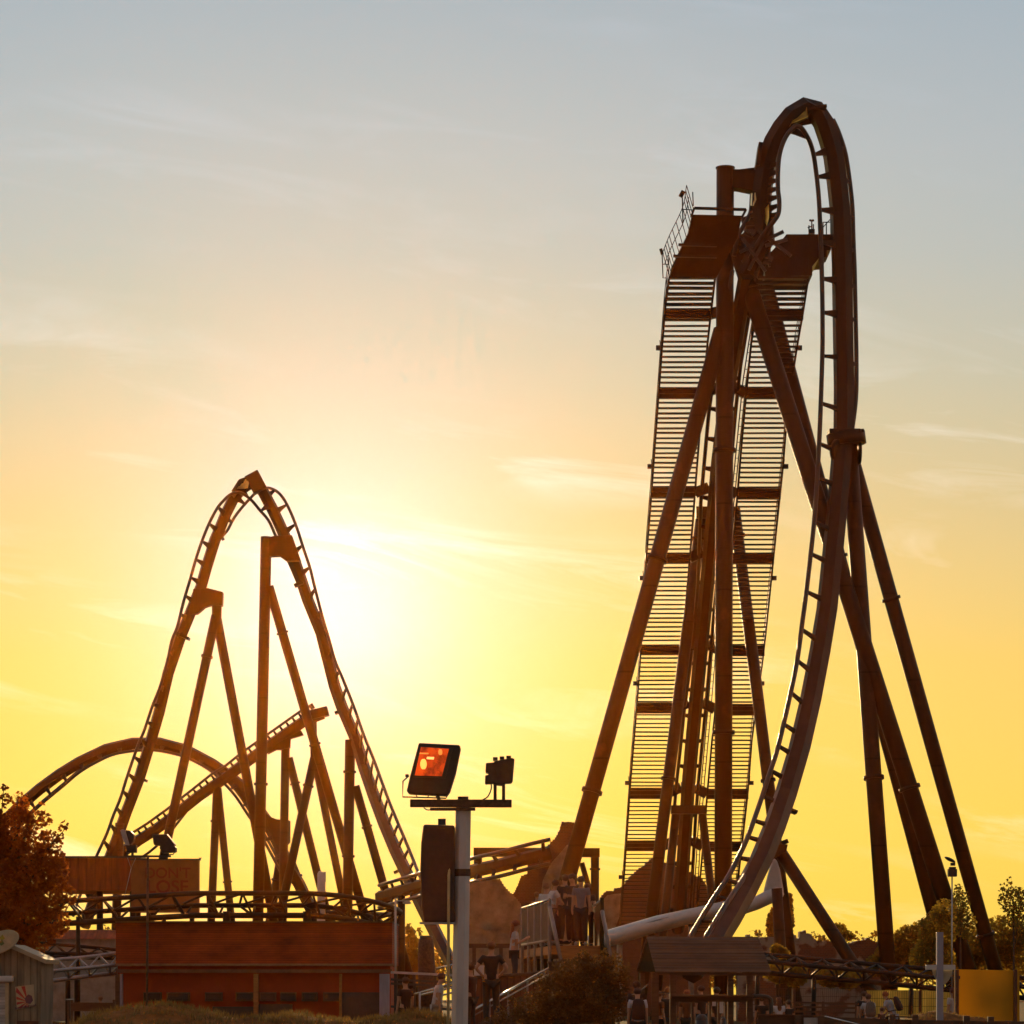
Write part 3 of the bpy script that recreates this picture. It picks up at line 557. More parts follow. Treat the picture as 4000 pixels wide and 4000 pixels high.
column(T4, (1116, 2885, YD), (1097, 3990, YD), 33, 'support_post'); column(T4, (1128, 2960, YD), (1382, 3990, YD + 1), 32, 'support_leg', (3060,))
gusset(T4, [(1045, 2945), (1080, 2905), (1175, 2852), (1185, 2870), (1134, 2885), (1132, 2920), (1099, 2928), (1078, 2928)], YD - .4, .7)
column(T4, (1224, 2820, YD), (1226, 2960, YD), 27, 'support_post'); column(T4, (1228, 2960, YD), (1003, 3990, YD - 1), 34, 'support_leg', (3070,)); column(T4, (1230, 2970, YD), (1437, 3990, YD + 1), 30, 'support_leg')

# ------------------------------------------------------------------ further coaster track in the middle
T5 = thing('roller_coaster', 'low coaster track with two rails curving out of the broken church wall', 'roller coaster', P(1950, 3990, 150))
sp5 = [(1480, 3505, 168), (1640, 3460, 162), (1760, 3430, 158), (1850, 3402, 155), (1950, 3380, 153), (2065, 3350, 152), (2150, 3330, 152)]
s5w = crom(PP(sp5), 20); mb = MB(); mb.section(s5w, .70, .5, 6, R(20)); mb.build('track_spine', STEEL, T5)
for dy, dY in ((-52, -.7), (44, -.5)):
    w5 = crom([P(x, y + dy * (150 / Y), Y + dY) for x, y, Y in sp5], 30); mb = MB(); mb.tube(w5, .1, 8); mb.build('rail', RAIL, T5); ties(T5, s5w, w5, 13, .3, .13, .1)
column(T5, (1568, 3500, 164), (1566, 3990, 164), 30, 'support_post')

def truss(root, pts3, nz, r=.1, m=STEEL):
    # three-tube track: pts3 = three lists of world points; zig-zag struts between them
    for k, q in enumerate(pts3): mb = MB(); mb.tube(q, r * (1.15 if k == 2 else 1), 10); mb.build('rail' if k < 2 else 'track_spine', m, root)
    A, B, Cc = (along(q, nz * 2 + 1) for q in pts3)
    for i in range(nz):
        mb = MB(); a, b, c = A[2 * i + 1], B[2 * i], B[2 * i + 2]
        mb.tube([A[2 * i], B[2 * i + 1]], r * .5, 6); mb.tube([B[2 * i + 1], A[2 * i + 2]], r * .5, 6)
        mb.tube([A[2 * i], Cc[2 * i + 1]], r * .5, 6); mb.tube([B[2 * i + 1], Cc[2 * i + 1]], r * .6, 6); mb.tube([Cc[2 * i + 1], B[2 * i + 2]], r * .5, 6)
        mb.build('track_strut', m, root)
T6 = thing('coaster_track', 'banked three-tube coaster track sweeping round above the brown clad hall', 'coaster track', P(900, 3990, 116))
def sweep(off_r, off_z, n=46):
    out = []; Y0 = 116.0; xs = P(1170, 0, Y0).x; x0 = P(130, 0, Y0).x; RR = 3.55 + off_r; cy = Y0 + 3.55
    for k in range(n + 1):
        t = k / n
        if t < .6: x = x0 + (xs - x0) * t / .6; out.append(Vector((x, cy - RR, 0 + .38 * min(1, (x - x0) / 6) - .38)))
        else:
            a = (t - .6) / .4 * math.pi * 0.95; out.append(Vector((xs + RR * math.sin(a), cy - RR * math.cos(a), -.55 * (1 - math.cos(a)) / 2 - .35 * math.sin(a) ** 2)))
    zz = CZ + (PYH - 3490) * Y0 / F
    return [v + Vector((0, 0, zz + off_z)) for v in out]
truss(T6, [sweep(0.15, 0), sweep(-.55, -.44), sweep(-.1, -.83)], 16)
for px, y1, w in ((305, 3580, 17), (885, 3560, 30), (1200, 3560, 34), (640, 3575, 18)): column(T6, (px, y1, 116.1), (px, 4000, 116.1), w, 'support_post')
T7 = thing('coaster_track', 'pale three-tube coaster track low down between the kiosk and the hall', 'coaster track', P(300, 3990, 114))
def line3(pts, n=14): return crom(PP(pts), n)
truss(T7, [line3([(60, 3782, 113), (200, 3752, 113), (330, 3740, 113.5), (470, 3722, 114)]), line3([(60, 3826, 112.4), (200, 3795, 112.4), (330, 3782, 112.6), (470, 3768, 113)]), line3([(60, 3855, 113), (200, 3832, 113), (330, 3815, 113.4), (470, 3800, 114)])], 5, .075, GALV)
truss(T7, [line3([(60, 3668, 118), (180, 3686, 117.5), (330, 3698, 117), (480, 3712, 117)]), line3([(60, 3712, 117.4), (180, 3722, 117), (330, 3726, 116.5), (480, 3728, 116.5)]), line3([(60, 3735, 118), (180, 3738, 117.6), (330, 3740, 117.4), (480, 3744, 117)])], 5, .07, STEEL)
for x in (265, 300): column(T7, (x, 3800, 113.5), (x, 4000, 113.5), 20, 'support_post')
T8 = thing('coaster_track', 'descending three-tube coaster track between the wooden shelter and the yellow board', 'coaster track', P(3300, 3990, 100))
truss(T8, [line3([(2900, 3716, 101), (3000, 3729, 101), (3200, 3748, 100.5), (3420, 3768, 100), (3720, 3793, 99), (4060, 3826, 98)]), line3([(2900, 3744, 100), (3000, 3757, 100), (3200, 3776, 99.5), (3420, 3796, 99), (3720, 3826, 98), (4060, 3862, 97)]), line3([(2900, 3790, 100.4), (3000, 3800, 100.4), (3200, 3819, 100), (3420, 3838, 99.5), (3720, 3868, 98.5), (4060, 3905, 97.5)])], 11, .075, STEEL)
for x in (3180, 2960, 3560): column(T8, (x, interp([(2900, 3790), (3400, 3836), (4060, 3905)], x), 100), (x - 4, 4010, 100), 17, 'support_post')

# ------------------------------------------------------------------ steel portal, ruins, aircraft
o = thing('steel_portal', 'square steel goalpost frame standing behind the broken church wall', 'frame', P(2100, 3990, 156))
column(o, (1867, 3330, 156), (1867, 3990, 156), 33, 'upright'); column(o, (2324, 3330, 156), (2324, 3990, 156), 33, 'upright', (3395,))
mb = MB(); mb.beam(P(1850, 3329, 155.8), P(2342, 3331, 155.8), .45, .5); mb.build('crossbar', STEEL_B, o); column(o, (2272, 3370, 156), (2350, 3640, 156), 22, 'brace')

def jag(pts, step=9, amp=5, seed=1):      # break a crest line up into rough masonry steps
    q = random.Random(seed); out = []
    for (x0, y0), (x1, y1) in zip(pts, pts[1:]):
        n = max(1, int(math.hypot(x1 - x0, y1 - y0) / step))
        for k in range(n):
            t = k / n; y = y0 + (y1 - y0) * t + q.uniform(-amp, amp) * .8; x = x0 + (x1 - x0) * t
            out.append((x, y)); out.append((x + (x1 - x0) / n * .8, y + q.uniform(-1, 1)))
    out.append(pts[-1]); return out
def ruin(label, crest, y_bot, Y, d, inner=None, seed=1, m=None, amp=4):
    poly = jag(crest, 9, amp, seed); o = thing('ruined_wall', label, 'ruin', P((crest[0][0] + crest[-1][0]) / 2, 3990, Y))
    poly = [(crest[0][0], 3995)] + poly + [(crest[-1][0], 3995)]
    mb = MB(); pprism(mb, poly, Y, d); mb.build('masonry', m or BRICK, o)
    if inner:
        mb = MB(); pprism(mb, inner, Y - .09, .1); mb.build('plaster', PLASTER, o)
    return o
ruin('tall broken church wall with a stepped brick crest beside the leaning coaster leg', [(1995, 3500), (2012, 3478), (2035, 3420), (2060, 3410), (2062, 3340), (2095, 3322), (2118, 3318), (2140, 3298), (2150, 3285), (2168, 3270), (2185, 3240), (2194, 3210), (2243, 3210), (2250, 3300), (2262, 3640)], 3650, 154, 1.0,
     [(2105, 3995), (2110, 3520), (2120, 3440), (2150, 3375), (2185, 3335), (2215, 3300), (2240, 3300), (2250, 3995)], 3, amp=3)
ruin('rounded plastered ruin under the low coaster track beside the floodlight pole', [(1800, 3460), (1835, 3448), (1900, 3440), (1950, 3432), (1968, 3462), (1985, 3482), (2010, 3505), (2030, 3528), (2045, 3560)], 3650, 153, 1.2,
     [(1800, 3620), (1803, 3470), (1835, 3456), (1948, 3442), (1980, 3488), (2026, 3535), (2036, 3640), (1990, 3638), (1930, 3628), (1900, 3634), (1850, 3612)], 5, PLASTER, 1)
ruin('broken gable ruin with bare rafters behind the foot of the lift hill', [(2322, 3560), (2338, 3515), (2350, 3498), (2368, 3480), (2390, 3482), (2400, 3472), (2425, 3465), (2445, 3440), (2470, 3412), (2505, 3385), (2545, 3352), (2600, 3370), (2650, 3388), (2700, 3412), (2730, 3425), (2755, 3450), (2770, 3500)], 3650, 182, 1.2,
     [(2345, 3640), (2350, 3520), (2372, 3497), (2400, 3492), (2428, 3490), (2428, 3560), (2405, 3620)], 8)
ruin('long low ruined brick wall patched with plaster below the poplars', [(2880, 3660), (2914, 3662), (2916, 3650), (2929, 3651), (2931, 3662), (2960, 3663), (3010, 3660), (3070, 3662), (3088, 3648), (3104, 3652), (3112, 3664), (3122, 3662), (3123, 3637), (3140, 3635), (3150, 3646), (3165, 3650), (3172, 3664), (3190, 3677), (3230, 3676), (3300, 3688), (3345, 3676), (3372, 3670), (3385, 3664), (3400, 3672), (3440, 3692), (3480, 3700)], 3790, 168, 1.0, None, 11, RUINW, 2)
o = thing('aircraft_wing', 'long white aircraft wing lying tilted across the foot of the coaster tower', 'aircraft part', P(2600, 3700, 126))
def wing(pts, rx, rz, m, name):
    rings = []
    W_ = PP(pts)
    for (p, T, N, B), q in zip(MB().frames(W_), rz): rings.append([p + N * math.cos(a) * rx * q / rz[0] + B * math.sin(a) * q for a in [2 * math.pi * k / 20 for k in range(20)]])
    mb = MB(); mb.loft(rings, True, True); return mb.build(name, m, o)
wing([(2300, 3690, 139), (2380, 3664, 139), (2570, 3608, 140), (2770, 3562, 141), (2880, 3535, 142)], .8, [.40, .38, .37, .33, .30], WHITEP, 'wing_skin')
mb = MB(); mb.tube([P(2300, 3672, 138.24), P(2570, 3593, 139.26), P(2880, 3523, 141.4)], .03, 6); mb.build('panel_seam', GALV, o)
for x, y in ((2420, 3690), (2700, 3620)): column(o, (x, y, 140), (x, 3990, 140), 22, 'prop', m=CONCR)
o = thing('aircraft_tail', 'white aircraft tail fin and tailplane raised on a post right of the drop', 'aircraft part', P(3040, 3990, 140))
mb = MB(); mb.prism([P(3018, 3350, 140), P(3034, 3358, 140), P(3047, 3395, 140), P(3060, 3470, 140), P(3062, 3488, 140), P(3050, 3496, 140), P(2980, 3496, 140), P(2992, 3450, 140)], (0, .35, 0)); mb.build('tail_fin', WHITEP, o, .08)
wing([(2870, 3560, 138), (2950, 3530, 139), (3000, 3506, 139.8), (3040, 3490, 140), (3056, 3482, 140)], .5, [.26, .3, .32, .3, .16], WHITEP, 'tailplane')
column(o, (3036, 3500, 140.2), (3056, 3990, 140.2), 40, 'post')

# ------------------------------------------------------------------ hall with horizontal cladding, sheds and billboard
o = thing('station_hall', 'long dark red-brown hall clad in horizontal boards with a row of low windows', 'building', P(1000, 3990, 112))
mb = MB(); pbox(mb, 452, 3604, 1532, 3770, 112, 6); mb.build('wall', CLAD, o, .02)
mb = MB(); pbox(mb, 460, 3774, 1525, 4005, 112.3, 5.4); mb.build('lower_wall', mat('hall_lower_boards', (0.34, 0.045, 0.008), .75, 0, .2, 1.2), o)
mb = MB(); pbox(mb, 448, 3764, 1536, 3773, 111.75, .3); mb.build('ledge', mat('weathered_ledge', (.26, .13, .07), .7), o)
mb = MB(); pbox(mb, 452, 3786, 1532, 3800, 111.9, .3); mb.build('gutter', mat('painted_gutter', (.20, .08, .04), .5), o)
mb = MB(); pbox(mb, 450, 3598, 1534, 3604, 111.8, 6.3); mb.build('roof', WOOD, o)
for x0, x1 in ((800, 868), (920, 1012), (1015, 1078), (1095, 1156), (1178, 1240), (1262, 1330), (650, 740), (560, 630)):
    mb = MB(); pbox(mb, x0, 3876, x1, 3912, 111.95, .25); f = mb.build('window', WOOD, o); mb = MB(); pbox(mb, x0 + 4, 3880, x1 - 4, 3908, 111.9, .04); mb.build('pane', mat('dark_glass', (.03, .012, .006), .15, 0, .1) if 'dark_glass' not in MATS else MATS['dark_glass'], f)
for x0, x1, y0 in ((1336, 1482, 3876), (1010, 1140, 3922), (830, 990, 3932)):
    mb = MB(); pbox(mb, x0, y0, x1, 4004, 111.9, .3); mb.build('opening_shutter', DARKM, o)
for x0, x1, m in ((1482, 1520, 'p'), (450, 466, 'd'), (468, 476, 'p'), (990, 1008, 'w'), (1325, 1334, 'w')):
    mb = MB(); pbox(mb, x0, 3804, x1, 4004, 111.7, .4); mb.build('pilaster', BLUEP if m == 'p' else (WOOD if m == 'd' else WOODW), o)

o = thing('dark_shed', 'low dark shed with a flat roof line behind the leafy tree', 'building', P(400, 3990, 185))
mb = MB(); pbox(mb, 200, 3350, 545, 3478, 185, 8); mb.build('wall', SHEDW, o); mb = MB(); pbox(mb, 196, 3344, 552, 3351, 184.8, 8.4); mb.build('roof', DARKM, o)
for x in (390, 520): column(o, (x, 3478, 187), (x, 3990, 187), 26, 'stilt')
o = thing('painted_signboard', 'large signboard painted DON\'T LOSE in faded red above the truss track', 'sign', P(660, 3990, 178))
mb = MB(); pbox(mb, 512, 3358, 777, 3565, 178, .5); mb.build('panel', mat('faded_sign_panel', (.20, .078, .024), .7, 0, .25, .8), o, .02)
mb = MB(); pbox(mb, 508, 3354, 781, 3360, 177.9, .7); mb.build('frame', DARKM, o)
mb = MB(); mb.tube([P(779, 3360, 178), P(783, 3352, 178)], .03, 5); mb.box(P(783, 3352, 178), (.14, .1, .05)); mb.build('finial', DARKM, o)
for x in (540, 750): column(o, (x, 3560, 178.4), (x, 3990, 178.4), 20, 'post')
def text(s, p, size, m, root, rot=(90, 0, 0), ext=0.01, name='lettering', sx=1):
    cu = bpy.data.curves.new(name, 'FONT'); cu.body = s; cu.size = size; cu.extrude = ext; cu.align_x = 'CENTER'; cu.align_y = 'CENTER'; cu.offset = size * .02
    t0 = bpy.data.objects.new('text_source', cu); C.objects.link(t0); dg = bpy.context.evaluated_depsgraph_get()
    me = bpy.data.meshes.new_from_object(t0.evaluated_get(dg)); me.name = name; me.materials.clear(); me.materials.append(m); bpy.data.objects.remove(t0); bpy.data.curves.remove(cu)
    t = bpy.data.objects.new(name, me); C.objects.link(t); t.parent = root
    off = Vector(root.location) + (root.parent.location if root.parent else Vector())
    t.location = Vector(p) - off; t.rotation_euler = tuple(R(a) for a in rot); t.scale.x = sx
    return t
text("DON'T", P(655, 3412, 177.94), .85, SIGNRED, o); text('LOSE', P(655, 3466, 177.94), 1.02, SIGNRED, o, sx=1.05)
o = thing('storage_shed', 'long low shed with a rusty red roof behind the pale low track', 'building', P(330, 3990, 150))
mb = MB(); mb.prism([P(170, 3668, 150), P(190, 3632, 151), P(470, 3632, 151), P(490, 3668, 150)], (0, 3, 0)); mb.build('roof', SHEDW, o); mb = MB(); pbox(mb, 175, 3668, 485, 3990, 150.2, 3); mb.build('wall', CONCR, o)
o = thing('white_mast', 'short white cylindrical mast standing up behind the curved truss track', 'mast', P(1255, 3990, 150))
mb = MB(); mb.tube([P(1257, 3990, 150), P(1257, 3606, 150)], .48, 18); mb.build('base_drum', WHITEP, o); mb = MB(); mb.tube([P(1254, 3610, 150), P(1256, 3412, 150), P(1258, 3405, 150)], [.2, .2, .15], 16); mb.build('tube', WHITEP, o); mb = MB(); mb.box(P(1270, 3425, 150), (.06, .2, .5)); mb.build('bracket', GALV, o)
o = thing('street_lamp', 'small side-arm lamp on a post at the right end of the hall', 'lamp', P(1545, 3990, 108))
mb = MB(); mb.tube([P(1545, 3990, 108), P(1545, 3508, 108)], .035, 8); mb.build('post', GALV, o); mb = MB(); mb.tube([P(1545, 3518, 108), P(1580, 3519, 108)], .02, 6); mb.build('arm', GALV, o); mb = MB(); mb.ell(P(1590, 3527, 108), (.16, .1, .05)); mb.box(P(1590, 3520, 108), (.2, .1, .05)); mb.build('lamp_head', GALV, o)
o = thing('barrel_stack', 'dark round-shouldered column standing behind the loudspeaker', 'barrel', P(1668, 3990, 96))
mb = MB(); mb.tube([P(1668, 4010, 96), P(1667, 3800, 96), P(1664, 3700, 96), P(1664, 3668, 96)], [.27, .27, .25, .22], 16); mb.build('body', RUST, o)
mb = MB(); mb.tube([P(1664, 3670, 96), P(1664, 3655, 96)], .2, 16); mb.build('lid', DARKM, o)

# ------------------------------------------------------------------ kiosk
K = thing('kiosk', 'grey-green boarded kiosk with a gable roof, roller shutter and striped poster', 'kiosk', P(40, 3990, 98))
YK = 98
mb = MB(); mb.prism([P(-120, 4010, YK), P(-120, 3770, YK), P(42, 3698, YK), P(162, 3752, YK), P(158, 4010, YK)], (0, 2.6, 0)); mb.build('wall', CLADG, K)
mb = MB(); mb.prism([P(42, 3688, YK - .15), P(180, 3748, YK - .15), P(177, 3764, YK - .15), P(42, 3705, YK - .15)], (0, 2.9, 0)); mb.prism([P(42, 3688, YK - .151), P(42, 3705, YK - .151), P(-130, 3782, YK - .151), P(-130, 3764, YK - .151)], (0, 2.9, 0)); mb.build('roof', mat('pale_fascia', (.40, .34, .24), .6, 0, .1), K)
mb = MB(); pbox(mb, -120, 3812, 50, 3836, YK - .22, .25); mb.build('shutter_box', WHITEP, K, .05)
mb = MB(); pbox(mb, -120, 3838, 20, 4010, YK - .05, .05); mb.build('roller_shutter', SHUT, K); mb = MB(); pbox(mb, 20, 3838, 33, 4010, YK - .07, .08); mb.build('shutter_frame', CREAM, K)
sg = MB()
cx, cy_ = P(2, 3680, YK - .3).x, P(2, 3680, YK - .3).z
ring = [Vector((cx + m_(70, YK) * math.cos(a) + m_(10, YK) * math.sin(a), YK - .3, cy_ + m_(46, YK) * math.sin(a) + m_(14, YK) * math.cos(a))) for a in [2 * math.pi * k / 36 for k in range(36)]]
sg.prism(ring, (0, .1, 0)); sgo = sg.build('oval_sign', CREAM, K, .02)
for q, col in (((-14, 3672), (.42, .36, .04)), ((8, 3662), (.35, .34, .05)), ((6, 3682), (.10, .16, .05))):
    l = MB(); l.prism([P(q[0] - 12, q[1] + 2, YK - .31), P(q[0] + 2, q[1] - 12, YK - .31), P(q[0] + 11, q[1] + 4, YK - .31), P(q[0] - 1, q[1] + 12, YK - .31)], (0, .012, 0)); l.build('painted_leaf', mat('leaf_paint', col, .6), sgo)
po = MB(); pp = [(59, 3855), (131, 3845), (135, 3929), (66, 3944)]; pprism(po, pp, YK - .03, .025); poo = po.build('poster', CREAM, K)
cxp, cyp = 108, 3912
for k in range(7):
    a0 = math.radians(100 + k * 28); a1 = a0 + .24
    def cl(a):
        t = 1e9; dx, dy = math.cos(a), -math.sin(a)
        for (ax, ay), (bx, by) in zip(pp, pp[1:] + pp[:1]):
            ex, ey = bx - ax, by - ay; den = dx * ey - dy * ex
            if abs(den) < 1e-9: continue
            tt = ((ax - cxp) * ey - (ay - cyp) * ex) / den; u = ((ax - cxp) * dy - (ay - cyp) * dx) / den
            if tt > 0 and 0 <= u <= 1: t = min(t, tt)
        return cxp + dx * t * .97, cyp + dy * t * .97
    ry = MB(); e0, e1 = cl(a0), cl(a1); pprism(ry, [(cxp, cyp), e0, e1], YK - .036, .006); ry.build('ray', REDP, poo)
fl = MB(); pprism(fl, [(96, 3900), (110, 3884), (124, 3890), (129, 3908), (118, 3922), (102, 3918)], YK - .042, .006); fl.build('painted_flower', INKP, poo)
text('Annabelle House', P(100, 3932, YK - .045), .1, INKP, poo, (90, -10, 0), .002)
sb = MB(); pbox(sb, 66, 3988, 150, 4030, YK - .06, .05); sb.build('notice_board', WOOD, K)

# ------------------------------------------------------------------ floodlight pole in front
YF = 33
o = thing('floodlight_pole', 'thick pale eight-sided pole with a rusty crossbar standing in the centre foreground', 'pole', P(1800, 4300, YF))
mb = MB(); a, b = P(1810, 3150, YF), P(1790, 4300, YF); mb.loft([[q + Vector((math.cos(t) * r, math.sin(t) * r, 0)) for t in [R(22.5 + 45 * k) for k in range(8)]] for q, r in ((b, .098), (a, .088))]); mb.build('shaft', POLEP, o)
mb = MB(); mb.loft([[P(1806, y, YF) + Vector((math.cos(t) * .094, math.sin(t) * .094, 0)) for t in [R(22.5 + 45 * k) for k in range(8)]] for y in (3423, 3395)]); mb.build('strap', RUST, o)
mb = MB(); mb.tube([P(1809, 3165, YF), P(1809, 3112, YF)], .059, 14); mb.build('top_sleeve', RUST, o)
mb = MB(); mb.beam(P(1602, 3138, YF - .09), P(1999, 3139, YF - .09), .082, .09); mb.beam(P(1680, 3161, YF - .085), P(1857, 3161, YF - .085), .03, .08); mb.build('crossbar', RUST, o, .006)
mb = MB(); mb.tube([P(1757, 3385, YF - .1), P(1753, 3420, YF - .12), P(1752, 3600, YF - .12), P(1749, 4300, YF - .12)], .016, 8); mb.build('conduit', CONDUIT, o)
mb = MB(); mb.tube(crom([P(1886, 3124, YF - .1), P(1905, 3112, YF - .1), P(1918, 3085, YF - .1), P(1919, 3062, YF - .1)], 12), .008, 6); mb.tube(crom([P(1655, 3155, YF - .1), P(1670, 3164, YF - .1), P(1690, 3162, YF - .1)], 8), .007, 6); mb.build('cable', BLACKP, o)
o = thing('floodlight', 'big square floodlight with sun glint painted into its orange reflector on the left end of the crossbar', 'floodlight', P(1690, 3115, YF), 'floodlights on masts')
Yf = YF - .18
hs = [(1636, 2902), (1795, 2910), (1800, 2922), (1780, 3020), (1757, 3093), (1745, 3108), (1598, 3100), (1588, 3090), (1602, 3030)]
mb = MB(); mb.prism([P(x, y, Yf) for x, y in hs], (0, .22, 0)); mb.build('housing', BLACKP, o, .012)
mb = MB(); mb.prism([P(x, y, Yf - .012) for x, y in ((1636, 2912), (1770, 2918), (1740, 3040), (1612, 3036))], (0, .02, 0)); mb.build('bezel', DARKM, o)
mb = MB(); pprism(mb, [(1644, 2918), (1754, 2925), (1726, 3032), (1620, 3029)], Yf - .022, .014); rf = mb.build('reflector', GLINTG, o)  # unlit reflector, its sun glow painted as emission
mb = MB(); pprism(mb, [(1640, 2940), (1674, 2941), (1673, 2946), (1639, 2945)], Yf - .03, .006); mb.build('glint_edge', GLINTR, rf)
mb = MB(); pprism(mb, [(1668, 2956), (1696, 2957), (1694, 2967), (1666, 2965)], Yf - .03, .006); mb.build('glint_bar', mat('pale_sun_glint', (1, .8, .4), .3, emit=((1, .6, .15), 1.3)), rf)  # sun glints painted as small emissive shapes on the unlit lamp
mb = MB(); mb.ell(P(1654, 2985, Yf - .028), (.035, .006, .06)); mb.build('glint_spot', mat('hot_sun_glint', (1, .6, .2), .3, emit=((1, .5, .08), 1.4)), rf)
mb = MB(); mb.ell(P(1720, 2938, Yf - .028), (.022, .006, .034)); mb.build('glint_spot', MATS['sun_glint_paint'], rf)
mb = MB(); mb.tube([P(1598, 3030, Yf + .05), P(1574, 3052, Yf + .05), P(1573, 3113, Yf + .05), P(1742, 3118, Yf + .05), P(1752, 3100, Yf + .05)], .009, 6); mb.box(P(1590, 3030, Yf + .05), (.035, .04, .03)); mb.build('bracket', BLACKP, o)
mb = MB(); mb.beam(P(1708, 3108, Yf + .08), P(1716, 3124, Yf + .08), .04, .05); mb.tube([P(1625, 3104, Yf + .08), P(1632, 3117, Yf + .08)], .006, 5); mb.tube([P(1668, 3117, Yf + .08), P(1676, 3106, Yf + .08)], .006, 5); mb.build('stem', BLACKP, o)
o = thing('floodlight', 'small dark floodlight seen edge-on, on two stems at the right end of the crossbar', 'floodlight', P(1960, 3115, YF), 'floodlights on masts')
mb = MB(); mb.prism([P(x, y, YF - .2) for x, y in ((1898, 2980), (1928, 2978), (1935, 2972), (2000, 2960), (2010, 2964), (2003, 3048), (1998, 3056), (1975, 3058), (1962, 3066), (1930, 3063), (1926, 3058), (1894, 3060), (1895, 3028), (1908, 3026), (1908, 3018), (1896, 3016))], (0, .24, 0)); mb.build('housing', BLACKP, o, .01)
mb = MB()
for k in range(3): mb.box(P(1935 + k * 26, 2966 - k * 3, YF - .1), (.05, .22, .03))
mb.build('cooling_fin', BLACKP, o)
for x in (1934, 1967): mb = MB(); mb.beam(P(x, 3060, YF - .1), P(x, 3126, YF - .1), .035, .03); mb.build('stem', RUST, o)
o = thing('loudspeaker', 'tall dark loudspeaker box hung on the left side of the pale pole', 'loudspeaker', P(1710, 3610, YF))
mb = MB(); pr = [(1654, 3220), (1776, 3224), (1778, 3602), (1655, 3602), (1646, 3540), (1641, 3400), (1645, 3290)]; mb.prism([P(x, y, YF - .12) for x, y in pr], (0, .3, 0)); mb.build('cabinet', mat('dark_brown_cabinet', (.05, .022, .015), .5, 0, .25, 9), o, .02)
mb = MB(); pbox(mb, 1711, 3198, 1741, 3222, YF - .05, .08); mb.build('hanging_eye', DARKM, o)
mb = MB(); mb.beam(P(1640, 3606, YF), P(1780, 3607, YF), .02, .2); mb.build('bottom_tray', GALV, o)

# ------------------------------------------------------------------ other lamp masts
YM = 60
o = thing('lamp_mast', 'thin dark mast with a short crossbar in front of the hall', 'mast', P(575, 4050, YM))
mb = MB(); mb.tube([P(572, 4150, YM), P(576, 3600, YM), P(578, 3344, YM)], .024, 8); mb.build('shaft', RUST, o)
mb = MB(); mb.beam(P(492, 3345, YM - .04), P(668, 3345, YM - .04), .04, .06); mb.build('crossbar', DARKM, o)
mb = MB(); mb.tube([P(498, 3350, YM), P(512, 3392, YM), P(530, 3352, YM)], .006, 5); mb.tube([P(512, 3392, YM), P(487, 3500, YM)], .006, 5); mb.build('stay', GALV, o)
o = thing('floodlight', 'small tilted floodlight on the left end of the thin mast\'s crossbar', 'floodlight', P(505, 3345, YM), 'floodlights on masts')
mb = MB(); mb.prism([P(x, y, YM - .15) for x, y in ((470, 3243), (478, 3239), (488, 3242), (505, 3302), (490, 3300), (480, 3280))], (0, .3, 0)); mb.build('lens_frame', GALV, o)
mb = MB(); mb.prism([P(x, y, YM - .14) for x, y in ((489, 3242), (508, 3244), (522, 3258), (524, 3274), (518, 3288), (506, 3302))], (0, .28, 0)); mb.build('housing', BLACKP, o, .02)
mb = MB(); pbox(mb, 491, 3300, 532, 3330, YM - .1, .2); pbox(mb, 492, 3330, 500, 3346, YM - .05, .05); pbox(mb, 512, 3330, 522, 3346, YM - .05, .05); mb.build('stem', BLACKP, o, .01)
o = thing('floodlight', 'dark floodlight pointing down on the right end of the thin mast\'s crossbar', 'floodlight', P(650, 3345, YM), 'floodlights on masts')
mb = MB(); mb.prism([P(x, y, YM - .15) for x, y in ((594, 3259), (652, 3258), (684, 3299), (678, 3304), (686, 3309), (685, 3328), (634, 3332), (622, 3312), (626, 3304), (600, 3300))], (0, .3, 0)); mb.build('housing', BLACKP, o, .015)
mb = MB(); mb.tube([P(632, 3326, YM), P(638, 3338, YM), P(676, 3338, YM), P(684, 3326, YM), P(684, 3308, YM)], .013, 6); mb.build('bracket', BLACKP, o)
YL = 95
o = thing('lamp_mast', 'thin mast with a tilted lamp over a small box between two leaning legs', 'mast', P(3720, 4000, YL))
mb = MB(); mb.tube([P(3718, 4000, YL), P(3719, 3424, YL)], .022, 8); mb.build('shaft', GALV, o)
mb = MB(); pbox(mb, 3705, 3394, 3739, 3424, YL - .1, .24); pbox(mb, 3709, 3386, 3735, 3394, YL - .08, .2); mb.build('control_box', DARKM, o, .015)
mb = MB(); mb.ell(P(3711, 3358, YL), (.19, .14, .055), rot=Matrix.Rotation(R(26), 3, 'Y')); mb.box(P(3722, 3376, YL), (.14, .12, .09)); mb.build('lamp_head', BLACKP, o)

# ------------------------------------------------------------------ footbridge and stairs
B = thing('footbridge_stairs', 'timber stairs up to a raised footbridge with grey railing panels', 'stairs', P(2260, 3990, 77))
YB = 77.0; ZD = 2.70
def pz(px, Y, z): return Vector(((px - PXC) / F * Y, Y, z))
mb = MB(); dl = [pz(2150, 77, ZD), pz(2350, 77, ZD), pz(2306, 90, ZD), pz(1990, 90, ZD), pz(2046, 86, ZD)]
mb.prism(dl, (0, 0, -.22)); mb.build('deck', WOODW, B)
for i in range(1, 14):
    mb = MB(); a, b = pz(2192, YB - .28 * i, ZD - .17 * i), pz(2336, YB - .28 * i, ZD - .17 * i)
    mb.box(((a.x + b.x) / 2, YB - .28 * i + .14, a.z - .03), (b.x - a.x, .30, .06)); mb.box(((a.x + b.x) / 2, YB - .28 * i + .27, a.z - .05 + .12), (b.x - a.x, .03, .2)); mb.build('step', WOODW, B)
